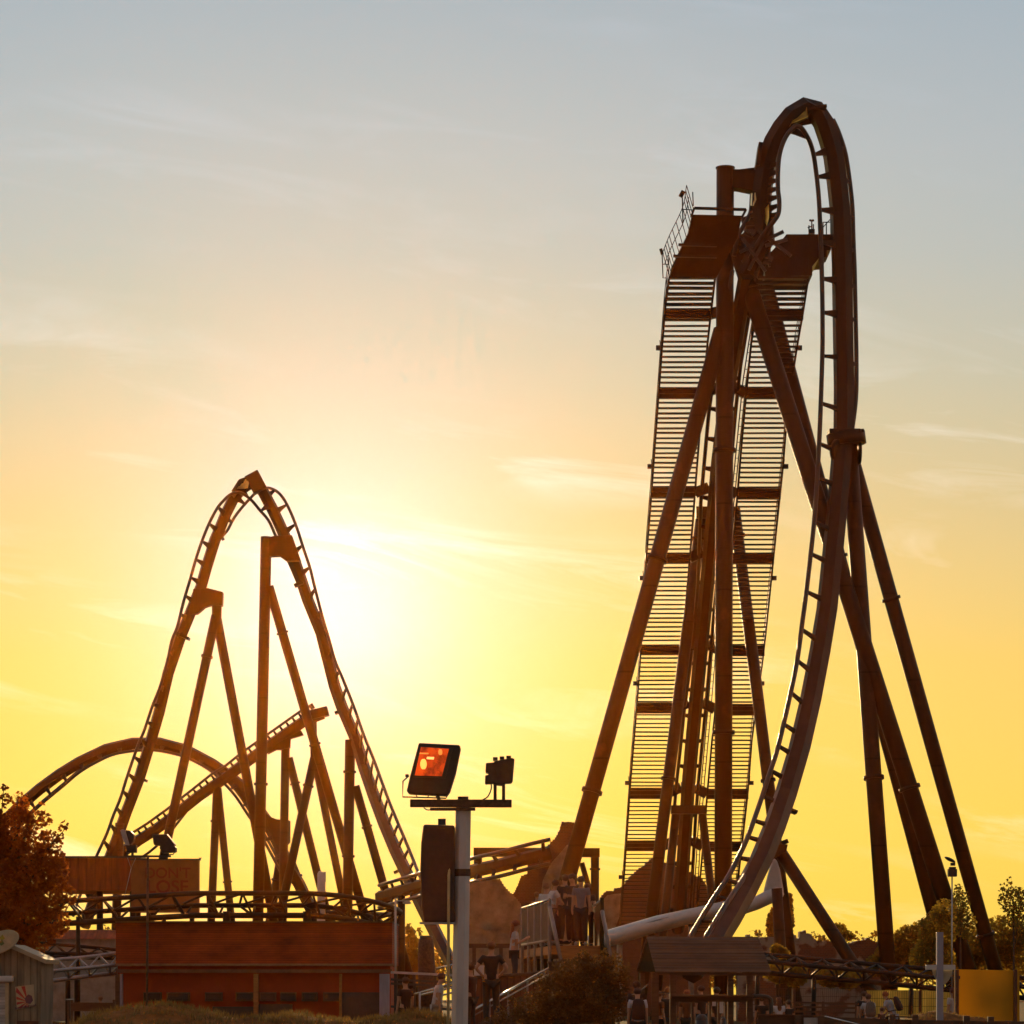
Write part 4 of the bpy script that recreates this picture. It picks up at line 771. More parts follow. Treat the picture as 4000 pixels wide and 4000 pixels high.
LP = [pz(2147, 77, 0), pz(2118, 79.4, 0), pz(2091, 81.7, 0), pz(2066, 83.9, 0), pz(2040, 86, 0)]
for a, b in zip(LP, LP[1:]):
    mb = MB(); z0, z1 = 2.87, 3.80; n = Vector((-(b - a).y, (b - a).x, 0)).normalized() * .03
    a2, b2 = a.lerp(b, .08), a.lerp(b, .92); mb.prism([a2 + Vector((0, 0, z0)), b2 + Vector((0, 0, z0)), b2 + Vector((0, 0, z1)), a2 + Vector((0, 0, z1))], n); mb.build('railing_panel', PANEL, B)
for a in LP:
    mb = MB(); mb.tube([a + Vector((0, 0, GZ)), a + Vector((0, 0, 3.87))], .045, 8); mb.build('post', RAILST, B)
mb = MB(); mb.tube([a + Vector((0, 0, 3.86)) for a in LP], .035, 8); mb.build('top_rail', CHROME, B)
mb = MB(); mb.tube([a + Vector((0, -.02, 2.84)) for a in LP], .04, 8); mb.build('bottom_rail', RAILST, B)
RP = [pz(2352, 77, 0), pz(2306, 86, 0)]
mb = MB(); mb.prism([RP[0] + Vector((0, 0, 2.3)), RP[1] + Vector((0, 0, 2.5)), RP[1] + Vector((0, 0, 3.80)), RP[0] + Vector((0, 0, 3.80))], (.05, 0, 0)); mb.build('railing_panel', GREENP, B)
mb = MB(); mb.tube([RP[0] + Vector((0, 0, 3.85)), RP[1] + Vector((0, 0, 3.85))], .035, 8); mb.build('top_rail', CHROME, B)
for a in RP: mb = MB(); mb.tube([a + Vector((0, 0, GZ)), a + Vector((0, 0, 3.9))], .05, 8); mb.build('post', GREENP, B)
for a, b in (((2147, 3545, 76.9), (2191, 3752, 75)), ((2352, 3560, 76.9), (2386, 3738, 75))):
    mb = MB(); mb.tube([P(*a), P(*b)], .05, 8); mb.build('stair_handrail', RAILST, B)
mb = MB(); pbox(mb, 2142, 3762, 2186, 4010, 74.6, .28); pbox(mb, 2138, 3755, 2192, 3763, 74.5, .4); mb.build('newel_post', WOOD, B, .01)
mb = MB(); mb.prism([P(2352, 3690, 77.1), P(2390, 3740, 75), P(2396, 4005, 75), P(2352, 4005, 77.1)], (.05, 0, 0)); mb.build('side_panel', GREENP, B)
o = thing('ramp_railing', 'sunlit sloping handrail running down from the stairs to the pale pole', 'railing', P(1980, 4010, 71))
mb = MB(); mb.tube([P(2141, 3784, 74), P(1820, 3962, 68)], .028, 8); mb.build('handrail', CHROME, o)
mb = MB(); mb.tube([P(2141, 3806, 74), P(1820, 3984, 68)], .02, 6); mb.build('lower_rail', RAILST, o)
for x, y, Y in ((2128, 3793, 73.8), (2060, 3830, 72.5), (1985, 3872, 71), (1912, 3912, 69.8), (1840, 3952, 68.4)): mb = MB(); mb.tube([P(x, y, Y), P(x, 4060, Y)], .03, 6); mb.build('post', RAILST, o)
o = thing('timber_parapet', 'dark red timber parapet behind the sloping handrail', 'parapet', P(1980, 4010, 75.6))
mb = MB(); mb.prism([P(x, y, 75.4) for x, y in ((1815, 3822), (1880, 3818), (2050, 3808), (2150, 3796), (2150, 4030), (1815, 4030))], (0, .16, 0)); mb.build('boards', plank_mat('parapet_boards', (.13, .045, .02), .16, 0, .6), o)
mb = MB(); mb.tube([P(1815, 3820, 75.4), P(2050, 3806, 75.4), P(2150, 3793, 75.4)], .04, 8); mb.build('cap_rail', WOOD, o)
o = thing('dark_beam_fence', 'dark horizontal beam fence behind the man in the black shirt', 'fence', P(1930, 3990, 92))
mb = MB(); pbox(mb, 1830, 3686, 2046, 3703, 92, .15); mb.build('rail', WOOD, o)
for x in (1845, 1950, 2035): mb = MB(); pbox(mb, x, 3703, x + 14, 4000, 92.02, .12); mb.build('post', WOOD, o)
o = thing('white_crate', 'white plastic crate behind the timber parapet beside the pale pole', 'crate', P(1871, 3815, 78))
mb = MB(); pbox(mb, 1852, 3776, 1890, 3812, 78, .3); mb.build('body', WHITEP, o, .02); mb = MB(); pbox(mb, 1850, 3771, 1892, 3777, 77.98, .34); mb.build('lid', WHITEP, o)
mb = MB(); mb.tube([P(1871, 3812, 78.15), P(1871, 3990, 78.15)], .05, 8); mb.build('stand', DARKM, o)
o = thing('metal_railing', 'group of sunlit parallel metal handrails left of the pale pole', 'railing', P(1690, 3990, 82))
for x0, y0, x1, y1 in ((1620, 3884, 1800, 3832), (1640, 3888, 1800, 3850), (1700, 3895, 1800, 3868), (1704, 3784, 1800, 3762)):
    mb = MB(); mb.tube([P(x0, y0, 82), P(x1, y1, 81)], .028, 8); mb.build('rail', CHROME, o)
for x in (1640, 1720, 1790): mb = MB(); mb.tube([P(x, 3880 - (x - 1620) * .28, 81.6), P(x, 4010, 81.6)], .03, 6); mb.build('post', GALV, o)
o = thing('queue_fence', 'dark queue fence with flat rails at the right end of the hall', 'fence', P(1650, 3990, 88))
for y in (3798, 3826, 3842, 3932): mb = MB(); mb.beam(P(1528, y, 88), P(1800, y + 13, 87), .07, .05); mb.build('rail', DARKM if y != 3798 else GALV, o)
for x in (1545, 1618, 1700, 1770): mb = MB(); pbox(mb, x - 6, 3800, x + 6, 4010, 88, .1); mb.build('post', DARKM, o)

# ------------------------------------------------------------------ wooden shelter
S = thing('wooden_shelter', 'low wooden shelter with a boarded gable roof on square posts', 'shelter', P(2750, 4010, 73))
ra, rb_, ea, eb, ba, bb = P(2526, 3664, 73.4), P(2962, 3668, 73.4), P(2560, 3797, 72), P(3012, 3800, 72), P(2487, 3795, 74.8), P(2930, 3797, 74.8)
mb = MB()
for k in range(11):
    t0, t1 = k / 11, (k + 1) / 11 + .02
    p, q, r_, s_ = ra.lerp(ea, t0), rb_.lerp(eb, t0), rb_.lerp(eb, t1), ra.lerp(ea, t1)
    lift_ = Vector((0, -.035, .02)); mb.prism([p, q, r_ + lift_, s_ + lift_], (0, .03, .03))
mb.prism([ra, rb_, bb, ba], (0, .04, .05)); mb.build('roof', ROOFP, S)
mb = MB(); mb.prism([ra + Vector((.03, 0, -.05)), ea + Vector((.03, .03, 0)), ba + Vector((.03, 0, 0))], (.06, 0, 0)); mb.build('gable_board', GREENP, S)
mb = MB(); mb.beam(P(2562, 3803, 72.05), P(3008, 3806, 72.05), .07, .1); mb.build('eave_beam', WOOD, S)
for x0, x1, Y in ((2546, 2574, 72.3), (2617, 2642, 72.1), (2843, 2866, 72.1), (2917, 2941, 72.1), (2500, 2520, 74.6)): mb = MB(); pbox(mb, x0, 3800, x1, 4030, Y, .14); mb.build('post', WOOD, S)
mb = MB(); mb.beam(P(2616, 3888, 71.95), P(2942, 3890, 71.95), .05, .4); mb.build('counter_top', WOOD, S); mb = MB(); pbox(mb, 2618, 3893, 2940, 3914, 72, .1); mb.build('counter_front', WOOD, S)
for x0, x1, y1 in ((2782, 2797, 3930), (2811, 2826, 3958)): mb = MB(); pbox(mb, x0, 3913, x1, y1, 71.97, .01); mb.build('white_strip', WHITEP, S)  # plain white strips hanging below the counter
for x in (2700, 2770, 2803, 2830): mb = MB(); pbox(mb, x, 3914, x + 9, 4030, 72.02, .08); mb.build('baluster', WOOD, S)
mb = MB(); mb.tube(crom([P(2940, 3892, 72), P(2980, 3892, 72), P(3003, 3898, 72), P(3012, 3920, 72), P(3013, 4030, 72)], 16), .05, 8); mb.build('bent_rail', DARKM, S)
mb = MB(); mb.tube([P(2544, 3877, 73), P(2615, 3880, 73)], .02, 6); mb.tube([P(2500, 3872, 73.5), P(2535, 3842, 73.5)], .014, 6); mb.build('side_rail', CHROME, S)
for x, r, lab in ((2741, 24, 'dark domed litter bin in front of the middle of the wooden shelter'), (2826, 11, 'narrow domed litter bin in front of the right half of the wooden shelter')):
    o = thing('litter_bin', lab, 'bin', P(x, 4060, 66)); q = m_(r, 66)
    mb = MB(); mb.tube([P(x, 4060, 66), P(x, 3985, 66)], q, 16); mb.build('body', DARKM, o); mb = MB(); mb.ell(P(x, 3985, 66), (q, q, q * 1.05), 16, 9); mb.build('dome', BLACKP, o)

# ------------------------------------------------------------------ right-hand foreground: cross post, yellow board, fences
o = thing('cross_post', 'pale blue-grey wooden post with a crossbar and a half-round board', 'sign post', P(3672, 4030, 70))
mb = MB(); pbox(mb, 3660, 3641, 3685, 4060, 70, .15); mb.build('post', BLUEP, o, .006)
mb = MB(); pbox(mb, 3617, 3769, 3732, 3788, 70.03, .09); mb.build('crossbar', WHITEP, o, .005)
mb = MB(); mb.prism([P(x, y, 70.16) for x, y in ((3642, 3788), (3721, 3788), (3717, 3808), (3706, 3830), (3690, 3846), (3676, 3846), (3658, 3830), (3647, 3808))], (0, .04, 0)); mb.build('half_round_board', CREAM, o)
o = thing('yellow_board', 'plain yellow sheet screen held between brown posts at the right edge', 'screen', P(3855, 4030, 79))
mb = MB(); mb.prism([P(x, y, 79) for x, y in ((3727, 3786), (3982, 3791), (3983, 4035), (3727, 4030))], (0, .02, 0)); mb.build('sheet', YELB, o)
for x0, x1 in ((3731, 3746), (3961, 3974)): mb = MB(); pbox(mb, x0, 3788, x1, 4040, 78.85, .14); mb.build('post', TAN, o, .006)
mb = MB(); pbox(mb, 3746, 3812, 3751, 3824, 78.9, .1); mb.build('clamp', DARKM, o)
o = thing('golden_screen', 'backlit golden windbreak sheet behind the wire mesh fence', 'screen', P(3560, 4010, 103))
mb = MB(); pbox(mb, 3385, 3868, 3748, 3972, 103, .02); mb.build('sheet', GOLDS, o)
for x in (3390, 3560, 3740): mb = MB(); pbox(mb, x, 3866, x + 6, 4010, 103.05, .06); mb.build('post', DARKM, o)
def wirefence(label, x0, x1, y0, y1, Y, step, posts):
    o = thing('wire_fence', label, 'fence', P((x0 + x1) / 2, 4010, Y)); mb = MB(); x = x0
    while x <= x1: mb.box(P(x, (y0 + y1) / 2, Y), (.008, .008, m_(y1 - y0, Y))); x += step
    for k in range(4): y = y0 + (y1 - y0) * k / 3; mb.box(P((x0 + x1) / 2, y, Y), (m_(x1 - x0, Y), .012, .012))
    mb.build('wire_mesh', DARKM, o)
    for q in posts: mb = MB(); pbox(mb, q - 6, y0 - 2, q + 6, 4015, Y - .05, .1); mb.build('post', TAN, o)
wirefence('wire mesh fence in front of the golden sheet', 3380, 3745, 3870, 3962, 101, 7, (3595,))
wirefence('wire mesh fence between the wooden shelter and the golden sheet', 2940, 3376, 3862, 3955, 100, 8, (3101, 3370))
o = thing('timber_rail_fence', 'low dark timber rail fence with capped posts along the bottom right', 'fence', P(3400, 4050, 64))
mb = MB(); mb.prism([P(x, y, 64.05) for x, y in ((2960, 3968), (3120, 3967), (3560, 3984), (3900, 3989), (4060, 3990), (4060, 4050), (2960, 4050))], (0, .04, 0)); mb.build('board', WOOD, o)
mb = MB(); mb.beam(P(2960, 3964, 64), P(3180, 3967, 64), .03, .1); mb.beam(P(3460, 3970, 64), P(3580, 3974, 64), .03, .1); mb.build('top_rail', WOOD, o)
for x, y in ((3118, 3966), (3208, 3968), (3576, 3964), (3777, 3968), (3872, 3972), (3486, 3962)): mb = MB(); pbox(mb, x - 12, y, x + 12, 4060, 63.9, .14); mb.build('post', WOOD, o, .006)
mb = MB(); mb.tube([P(3222, 3970, 63.6), P(3342, 3999, 63.2), P(3420, 4020, 63)], .018, 6); mb.build('handrail', CHROME, o)
mb = MB(); pbox(mb, 3140, 3975, 3200, 4030, 64.0, .03); mb.build('notice', GALV, o)
o = thing('picnic_bench', 'dark slatted bench rails behind the girl with glowing hair', 'bench', P(3250, 4010, 97))
for y in (3915, 3932, 3950): mb = MB(); mb.beam(P(3060, y, 97), P(3350, y + 6, 97), .06, .04); mb.build('slat', WOOD, o)
for x in (3070, 3210, 3340): mb = MB(); pbox(mb, x, 3912, x + 8, 4010, 97.05, .08); mb.build('leg', WOOD, o)
o = thing('low_barrier', 'low dark barrier board beside the kiosk at the foot of the grassy bank', 'barrier', P(380, 4000, 96))
mb = MB(); mb.beam(P(285, 3920, 96), P(445, 3921, 96), .07, .06); mb.build('rail', WOOD, o); mb = MB(); pbox(mb, 285, 3920, 445, 3950, 96.05, .03); mb.build('board', WOOD, o)
for x in (262, 276, 440): mb = MB(); pbox(mb, x, 3905, x + 9, 4010, 96.1, .09); mb.build('post', WOOD, o)
mb = MB(); pbox(mb, 257, 3902, 290, 3906, 96.08, .12); mb.build('post_cap', CHROME, o)

# ------------------------------------------------------------------ people
def skinmesh(name, verts, edges, m, parent, sub=1):
    me = bpy.data.meshes.new(name); ks = list(verts); ix = {k: i for i, k in enumerate(ks)}
    me.from_pydata([verts[k][0] for k in ks], [(ix[a], ix[b]) for a, b in edges], [])
    o = bpy.data.objects.new(name, me); C.objects.link(o); o.parent = parent; me.materials.append(m)
    sk = o.modifiers.new('Skin', 'SKIN'); sk.use_smooth_shade = True
    for i, k in enumerate(ks):
        r = verts[k][1]; me.skin_vertices[0].data[i].radius = (r, r)
    me.skin_vertices[0].data[0].use_root = True
    ss = o.modifiers.new('Subsurf', 'SUBSURF'); ss.levels = sub; ss.render_levels = sub
    return o
CLOTH = {}
def cloth(c):
    if c not in CLOTH: CLOTH[c] = mat('cloth', c, .85, 0, .15, 14, .1, trans=.12)
    return CLOTH[c]
HAIRM = {}
def hairm(c):
    if c not in HAIRM: HAIRM[c] = mat('hair', c, .55, 0, .3, 30, .2, trans=.25, tcol=tuple(min(1, x * 4) for x in c))
    return HAIRM[c]
def person(label, px, py, Y, h=1.72, rz=0, shirt=(.1, .1, .11), legs=(.04, .04, .05), hair=(.05, .03, .02), arms='down', lean=0, bow=0, long=False, group=None, skirt=False):
    top = P(px, py, Y); r = thing('person', label, 'person', (top.x, Y, top.z - h * (1 - .1 * math.sin(R(lean))) ), group)
    r.rotation_euler = (0, 0, R(rz)); s = h / 1.75
    def up(p):   # upper body leans about the hips
        v = Vector(p); q = v - Vector((0, 0, .95)); a = R(lean)
        if q.z > 0: q = Vector((q.x, q.y * math.cos(a) + q.z * math.sin(a), q.z * math.cos(a) - q.y * math.sin(a)))
        return (q + Vector((0, 0, .95))) * s
    def hd(p):
        v = Vector(p) - Vector((0, 0, 1.5)); a = R(bow); v = Vector((v.x, v.y * math.cos(a) + v.z * math.sin(a), v.z * math.cos(a) - v.y * math.sin(a)))
        return up(v + Vector((0, 0, 1.5)))
    V = {'pelvis': (up((0, 0, .96)), .125 * s), 'waist': (up((0, .01, 1.1)), .115 * s), 'chest': (up((0, 0, 1.3)), .135 * s), 'base': (up((0, -.01, 1.45)), .075 * s), 'neck': (up((0, 0, 1.52)), .05 * s),
         'jaw': (hd((0, .03, 1.585)), .068 * s), 'skull': (hd((0, .01, 1.66)), .083 * s), 'crown': (hd((0, 0, 1.70)), .06 * s), 'nose': (hd((0, .115, 1.61)), .012 * s)}
    E = [('pelvis', 'waist'), ('waist', 'chest'), ('chest', 'base'), ('base', 'neck'), ('neck', 'jaw'), ('jaw', 'skull'), ('skull', 'crown'), ('jaw', 'nose')]
    for k, q in (('l', -1), ('r', 1)):
        A = {'down': ((.20, 0, 1.16), (.22, .05, .92), (.22, .07, .85)), 'hips': ((.33, -.06, 1.2), (.19, .08, 1.05), (.14, .12, 1.02)), 'fold': ((.21, .04, 1.15), (.08, .22, 1.2), (0, .24, 1.2)),
             'lean': ((.22, .16, 1.2), (.2, .36, 1.08), (.2, .43, 1.06)), 'raise': ((.21, .06, 1.15), (.14, .26, 1.28), (.12, .32, 1.32))}[arms]
        sh, el, wr, ha = up((q * .175, -.01, 1.415)), up((q * A[0][0], A[0][1], A[0][2])), up((q * A[1][0], A[1][1], A[1][2])), up((q * A[2][0], A[2][1], A[2][2]))
        V.update({k + 'sh': (sh, .062 * s), k + 'el': (el, .043 * s), k + 'wr': (wr, .029 * s), k + 'ha': (ha, .032 * s)})
        E += [('chest', k + 'sh'), (k + 'sh', k + 'el'), (k + 'el', k + 'wr'), (k + 'wr', k + 'ha')]
        d = (ha - wr).normalized(); side = d.cross(Vector((q, 0, 0.2))).normalized()
        for i in range(4): V[k + 'f%d' % i] = (ha + d * (.085 - .008 * abs(i - 1.4)) * s + side * (i - 1.5) * .021 * s + Vector((-q * .02 * s, 0, 0)), .0085 * s); E.append((k + 'ha', k + 'f%d' % i))
        V[k + 'th'] = (wr + d * .06 * s + side * .05 * s, .010 * s); E.append((k + 'ha', k + 'th'))
        V.update({k + 'hip': (Vector((q * .095, 0, .88)) * s, .095 * s), k + 'kn': (Vector((q * .105, .03, .50)) * s, .06 * s), k + 'an': (Vector((q * .11, -.02, .09)) * s, .042 * s), k + 'to': (Vector((q * .125, .13, .035)) * s, .036 * s)})
        E += [('pelvis', k + 'hip'), (k + 'hip', k + 'kn'), (k + 'kn', k + 'an'), (k + 'an', k + 'to')]
    skinmesh('body', V, E, SKIN, r)
    G = 1.0; sv = {}; add = .022 * s
    for k in ('waist', 'chest', 'base'): sv[k] = (V[k][0], V[k][1] + add)
    sv['base'] = (V['base'][0] - Vector((0, 0, .03)), .085 * s); sv['hem'] = (up((0, 0, .93)), .155 * s); se = [('waist', 'chest'), ('chest', 'base'), ('waist', 'hem')]
    for k in 'lr':
        sv[k + 'sh'] = (V[k + 'sh'][0], .076 * s); sv[k + 'el'] = (V[k + 'sh'][0].lerp(V[k + 'el'][0], .68), .058 * s); se += [('chest', k + 'sh'), (k + 'sh', k + 'el')]
    skinmesh('shirt', sv, se, cloth(shirt), r)
    tv = {'pelvis': (up((0, 0, .95)), .135 * s)}; te = []
    for k in 'lr':
        tv[k + 'hip'] = (V[k + 'hip'][0], .105 * s); tv[k + 'kn'] = (V[k + 'kn'][0], .078 * s); te += [('pelvis', k + 'hip'), (k + 'hip', k + 'kn')]
        if not skirt: tv[k + 'an'] = (V[k + 'an'][0], .06 * s); te.append((k + 'kn', k + 'an'))
    skinmesh('shorts' if skirt else 'trousers', tv, te, cloth(legs), r)
    hb = MB(); c = hd((0, -.012, 1.672)); hb.ell(c, (.094 * s, .108 * s, .092 * s), 14, 10)
    for i in range(46):       # loose tufts that catch the light
        u, w = rnd.uniform(0, 6.28), rnd.uniform(.15, 1.0); d = Vector((math.cos(u) * math.sin(w * 1.6), math.sin(u) * math.sin(w * 1.6), math.cos(w * 1.6)))
        if d.y > .5 and d.z < .5: continue
        q = c + Vector((d.x * .094, d.y * .108, d.z * .092)) * s; t = Vector((rnd.uniform(-1, 1), rnd.uniform(-1, 1), 0)).cross(d).normalized() * .012 * s
        hb.add([q - t, q + t, q + d * rnd.uniform(.012, .035) * s], [(0, 1, 2)])
    if long:
        hb.ell(hd((0, -.085, 1.54)), (.085 * s, .05 * s, .17 * s), 12, 8); hb.ell(hd((0, -.10, 1.40)), (.075 * s, .04 * s, .14 * s), 12, 8)
    ho = hb.build('hair', hairm(hair)); ho.parent = r
    fb = MB()
    for q in (-1, 1): fb.ell(hd((q * .032, .086, 1.655)), (.011 * s, .006 * s, .007 * s), 8, 5)
    fo = fb.build('eyes', BLACKP); fo.parent = r
    sb = MB()
    for k, q in (('l', -1), ('r', 1)): sb.ell(V[k + 'to'][0] + Vector((0, -.06 * s, .012)), (.052 * s, .145 * s, .05 * s), 10, 7)
    so = sb.build('shoes', cloth((.3, .3, .3) if shirt[0] > .15 else (.03, .03, .03))); so.parent = r
    return r
def backpack(label, who, c, h=1.72, lean=0):
    s = h / 1.75; la = R(lean)
    def bend(p):
        q = Vector(p) - Vector((0, 0, .95)); return Vector((q.x, q.y * math.cos(la) + q.z * math.sin(la), q.z * math.cos(la) - q.y * math.sin(la) + .95)) * s
    o = thing('backpack', label, 'backpack', who.location); o.rotation_euler = who.rotation_euler
    mb = MB(); mb.loft([[bend((math.copysign(abs(math.cos(a)) ** .6, math.cos(a)) * w, -.2 - .09 + math.copysign(abs(math.sin(a)) ** .6, math.sin(a)) * d, z)) for a in [2 * math.pi * k / 16 for k in range(16)]] for w, d, z in ((.11, .05, .98), (.155, .085, 1.0), (.165, .1, 1.12), (.16, .09, 1.28), (.13, .07, 1.42), (.07, .03, 1.47))], True, True)
    b = mb.build('bag', cloth(c)); b.parent = o
    for q in (-1, 1):
        mb = MB(); mb.tube([bend(p) for p in ((q * .09, -.2, 1.42), (q * .11, -.08, 1.5), (q * .12, .09, 1.44), (q * .13, .15, 1.3), (q * .14, .08, 1.1), (q * .12, -.2, 1.04))], .018 * s, 6); t = mb.build('strap', cloth(c)); t.parent = o
    return o
GQ = 'people queueing on the footbridge'; GB = 'people in the crowd at ground level'
person('man in a grey T-shirt looking down at the top of the stairs', 2270, 3423, 77.3, 1.75, 172, (.17, .17, .22), (.03, .03, .035), (.07, .035, .02), 'down', 0, 24, group=GQ)
person('man in a dark T-shirt with folded arms behind the grey-shirted man', 2237, 3414, 79.2, 1.82, 150, (.035, .025, .02), (.03, .025, .025), (.04, .02, .015), 'fold', 0, 10, group=GQ)
person('dark-clothed person half hidden at the back of the footbridge queue', 2208, 3417, 82, 1.84, 20, (.04, .025, .02), (.03, .03, .03), (.06, .03, .02), 'down', group=GQ)
person('person in a dark red top standing behind the railing\'s near end', 2187, 3442, 83.5, 1.72, -120, (.11, .035, .025), (.04, .03, .03), (.10, .045, .02), 'down', group=GQ)
person('man in a white shirt leaning over the footbridge railing, dark hair', 2152, 3442, 82, 1.72, -70, (.55, .55, .60), (.05, .05, .07), (.05, .025, .015), 'lean', 12, group=GQ)
person('person in a white shirt with cropped fair hair beside the railing', 2128, 3454, 84, 1.70, -40, (.55, .53, .55), (.05, .05, .07), (.14, .08, .05), 'down', 6, group=GQ)
person('dark-clothed person with a bowed head right of the grey-shirted man', 2296, 3452, 83, 1.72, 160, (.04, .025, .02), (.03, .025, .025), (.05, .025, .015), 'down', 0, 16, group=GQ)
person('short dark-clothed person peeping between the dark T-shirt and the grey T-shirt', 2254, 3455, 84, 1.66, 185, (.06, .03, .02), (.03, .025, .025), (.07, .035, .02), 'down', 0, 8, group=GQ)
person('dark-clothed person behind the white-shirted man leaning on the railing', 2171, 3460, 86, 1.74, -160, (.05, .03, .025), (.03, .03, .03), (.06, .03, .02), 'down', group=GQ)
person('child with a glowing rim of hair at the far end of the railing', 2098, 3486, 86, 1.5, -30, (.30, .14, .06), (.05, .04, .04), (.14, .07, .03), 'down', group=GQ)
person('girl in a pale T-shirt with a ponytail standing beside the footbridge railing', 2008, 3598, 76, 1.66, -88, (.45, .46, .50), (.05, .05, .06), (.20, .07, .03), 'raise', 4, 4, long=True, group=GQ)
person('broad man in a black shirt seen from behind, hands on hips', 1919, 3679, 67, 1.82, 4, (.025, .02, .02), (.03, .03, .03), (.14, .07, .035), 'hips', group=GB)
person('person in dark red clothes half behind the pale pole', 1838, 3764, 68, 1.65, 60, (.10, .035, .02), (.04, .03, .03), (.06, .03, .02), 'down', group=GB)
person('boy in a white T-shirt stepping right beside the sunlit handrails', 1704, 3806, 70, 1.62, -80, (.55, .50, .50), (.40, .36, .34), (.05, .02, .015), 'down', 10, 6, group=GB)
person('dark figure standing by the queue fence at the end of the hall', 1584, 3818, 76, 1.7, 30, (.05, .025, .02), (.03, .03, .03), (.05, .03, .02), 'down', group=GB)
w1 = person('person in a white shirt carrying a dark backpack beside the ivy bush', 2491, 3860, 70, 1.7, 2, (.52, .52, .60), (.04, .04, .05), (.06, .025, .02), 'down', 4, 14, group=GB)
backpack('dark brown backpack on the white-shirted person beside the ivy bush', w1, (.05, .025, .02), 1.7, 4)
person('person in dark clothes just ahead of the white-shirted backpack wearer', 2488, 3834, 74, 1.8, -20, (.05, .025, .02), (.03, .03, .03), (.07, .035, .025), 'down', group=GB)
person('person under the left part of the shelter roof with sunlit hair', 2609, 3858, 79, 1.68, 10, (.06, .04, .03), (.04, .04, .04), (.20, .09, .04), 'down', group=GB)
person('second person behind the shelter counter, reddish hair', 2684, 3868, 81, 1.6, -10, (.10, .05, .03), (.04, .04, .04), (.22, .08, .035), 'down', group=GB)
person('dark-haired person behind the right half of the shelter counter', 2799, 3857, 78, 1.68, 20, (.04, .03, .03), (.04, .04, .04), (.04, .025, .02), 'down', group=GB)
person('dark head low beside the girl with glowing hair', 3080, 3907, 95, 1.5, 20, (.04, .03, .025), (.03, .03, .03), (.05, .03, .02), 'down', group=GB)
person('tall dark figure in the middle of the shelter behind the counter', 2738, 3851, 85, 1.74, 40, (.05, .03, .02), (.03, .03, .03), (.07, .03, .02), 'down', group=GB)
person('bare-armed person in an orange-brown top at the left post of the shelter', 2574, 3872, 77, 1.58, -60, (.20, .08, .03), (.03, .03, .03), (.12, .05, .02), 'down', group=GB)
person('short person in black between the shelter and the girl with glowing hair', 2975, 3893, 90, 1.5, 0, (.03, .025, .02), (.03, .03, .03), (.05, .03, .02), 'down', group=GB)
person('girl in a white top whose hair glows in the sun right of the shelter', 3043, 3898, 92, 1.55, 12, (.55, .55, .62), (.05, .05, .06), (.12, .05, .025), 'lean', 4, long=True, group=GB)
person('youth in a black top behind the lad with the grey backpack', 3376, 3874, 93, 1.66, 0, (.03, .025, .025), (.04, .04, .04), (.09, .045, .025), 'down', 4, group=GB)
w2 = person('youth in a white T-shirt with a grey backpack at the wire fence', 3394, 3886, 90.5, 1.6, 6, (.52, .52, .58), (.05, .05, .08), (.16, .07, .035), 'lean', 8, group=GB)
backpack('grey-brown backpack on the youth at the wire fence', w2, (.16, .13, .11), 1.6, 8)
person('small child crouched low between the two youths and the golden sheet', 3443, 3936, 91, 1.1, 40, (.12, .06, .04), (.04, .04, .04), (.10, .05, .03), 'down', group=GB)
w3 = person('youth with auburn hair and a round dark backpack leaning left over the rail', 3490, 3877, 92, 1.6, 62, (.50, .50, .58), (.45, .45, .52), (.24, .08, .035), 'lean', 24, group=GB)
backpack('round dark backpack on the leaning auburn-haired youth', w3, (.045, .02, .018), 1.6, 24)
person('girl with long dark red hair half hidden by the yellow board', 3722, 3860, 86, 1.66, 40, (.55, .50, .52), (.06, .05, .06), (.12, .03, .02), 'down', long=True, group=GB)
person('person with a sunlit edge of hair low behind the barrier board', 392, 3893, 104, 1.45, 30, (.10, .05, .03), (.04, .04, .04), (.20, .10, .05), 'down', group=GB)

# ------------------------------------------------------------------ vegetation
def foliage(mb, clumps, n, leaf, seed, flat=0.5):
    q = random.Random(seed); W_ = [c[1][0] * c[1][1] * c[1][2] for c in clumps]
    for c, r in q.choices(clumps, W_, k=n):
        while True:
            d = Vector((q.uniform(-1, 1), q.uniform(-1, 1), q.uniform(-1, 1)))
            if d.length < 1 and q.random() < .25 + .75 * d.length: break
        p = Vector(c) + Vector((d.x * r[0], d.y * r[1], d.z * r[2])); s = leaf * q.uniform(.55, 1.3)
        a = Vector((q.uniform(-1, 1), q.uniform(-1, 1), q.uniform(-1, .6))).normalized(); b = a.cross(Vector((q.uniform(-1, 1), q.uniform(-1, 1), q.uniform(-1, 1)))).normalized()
        mb.add([p - a * s * .5, p + b * s * .42 - a * s * .05, p + a * s * .6, p - b * s * .42 - a * s * .05], [(0, 1, 2, 3)])
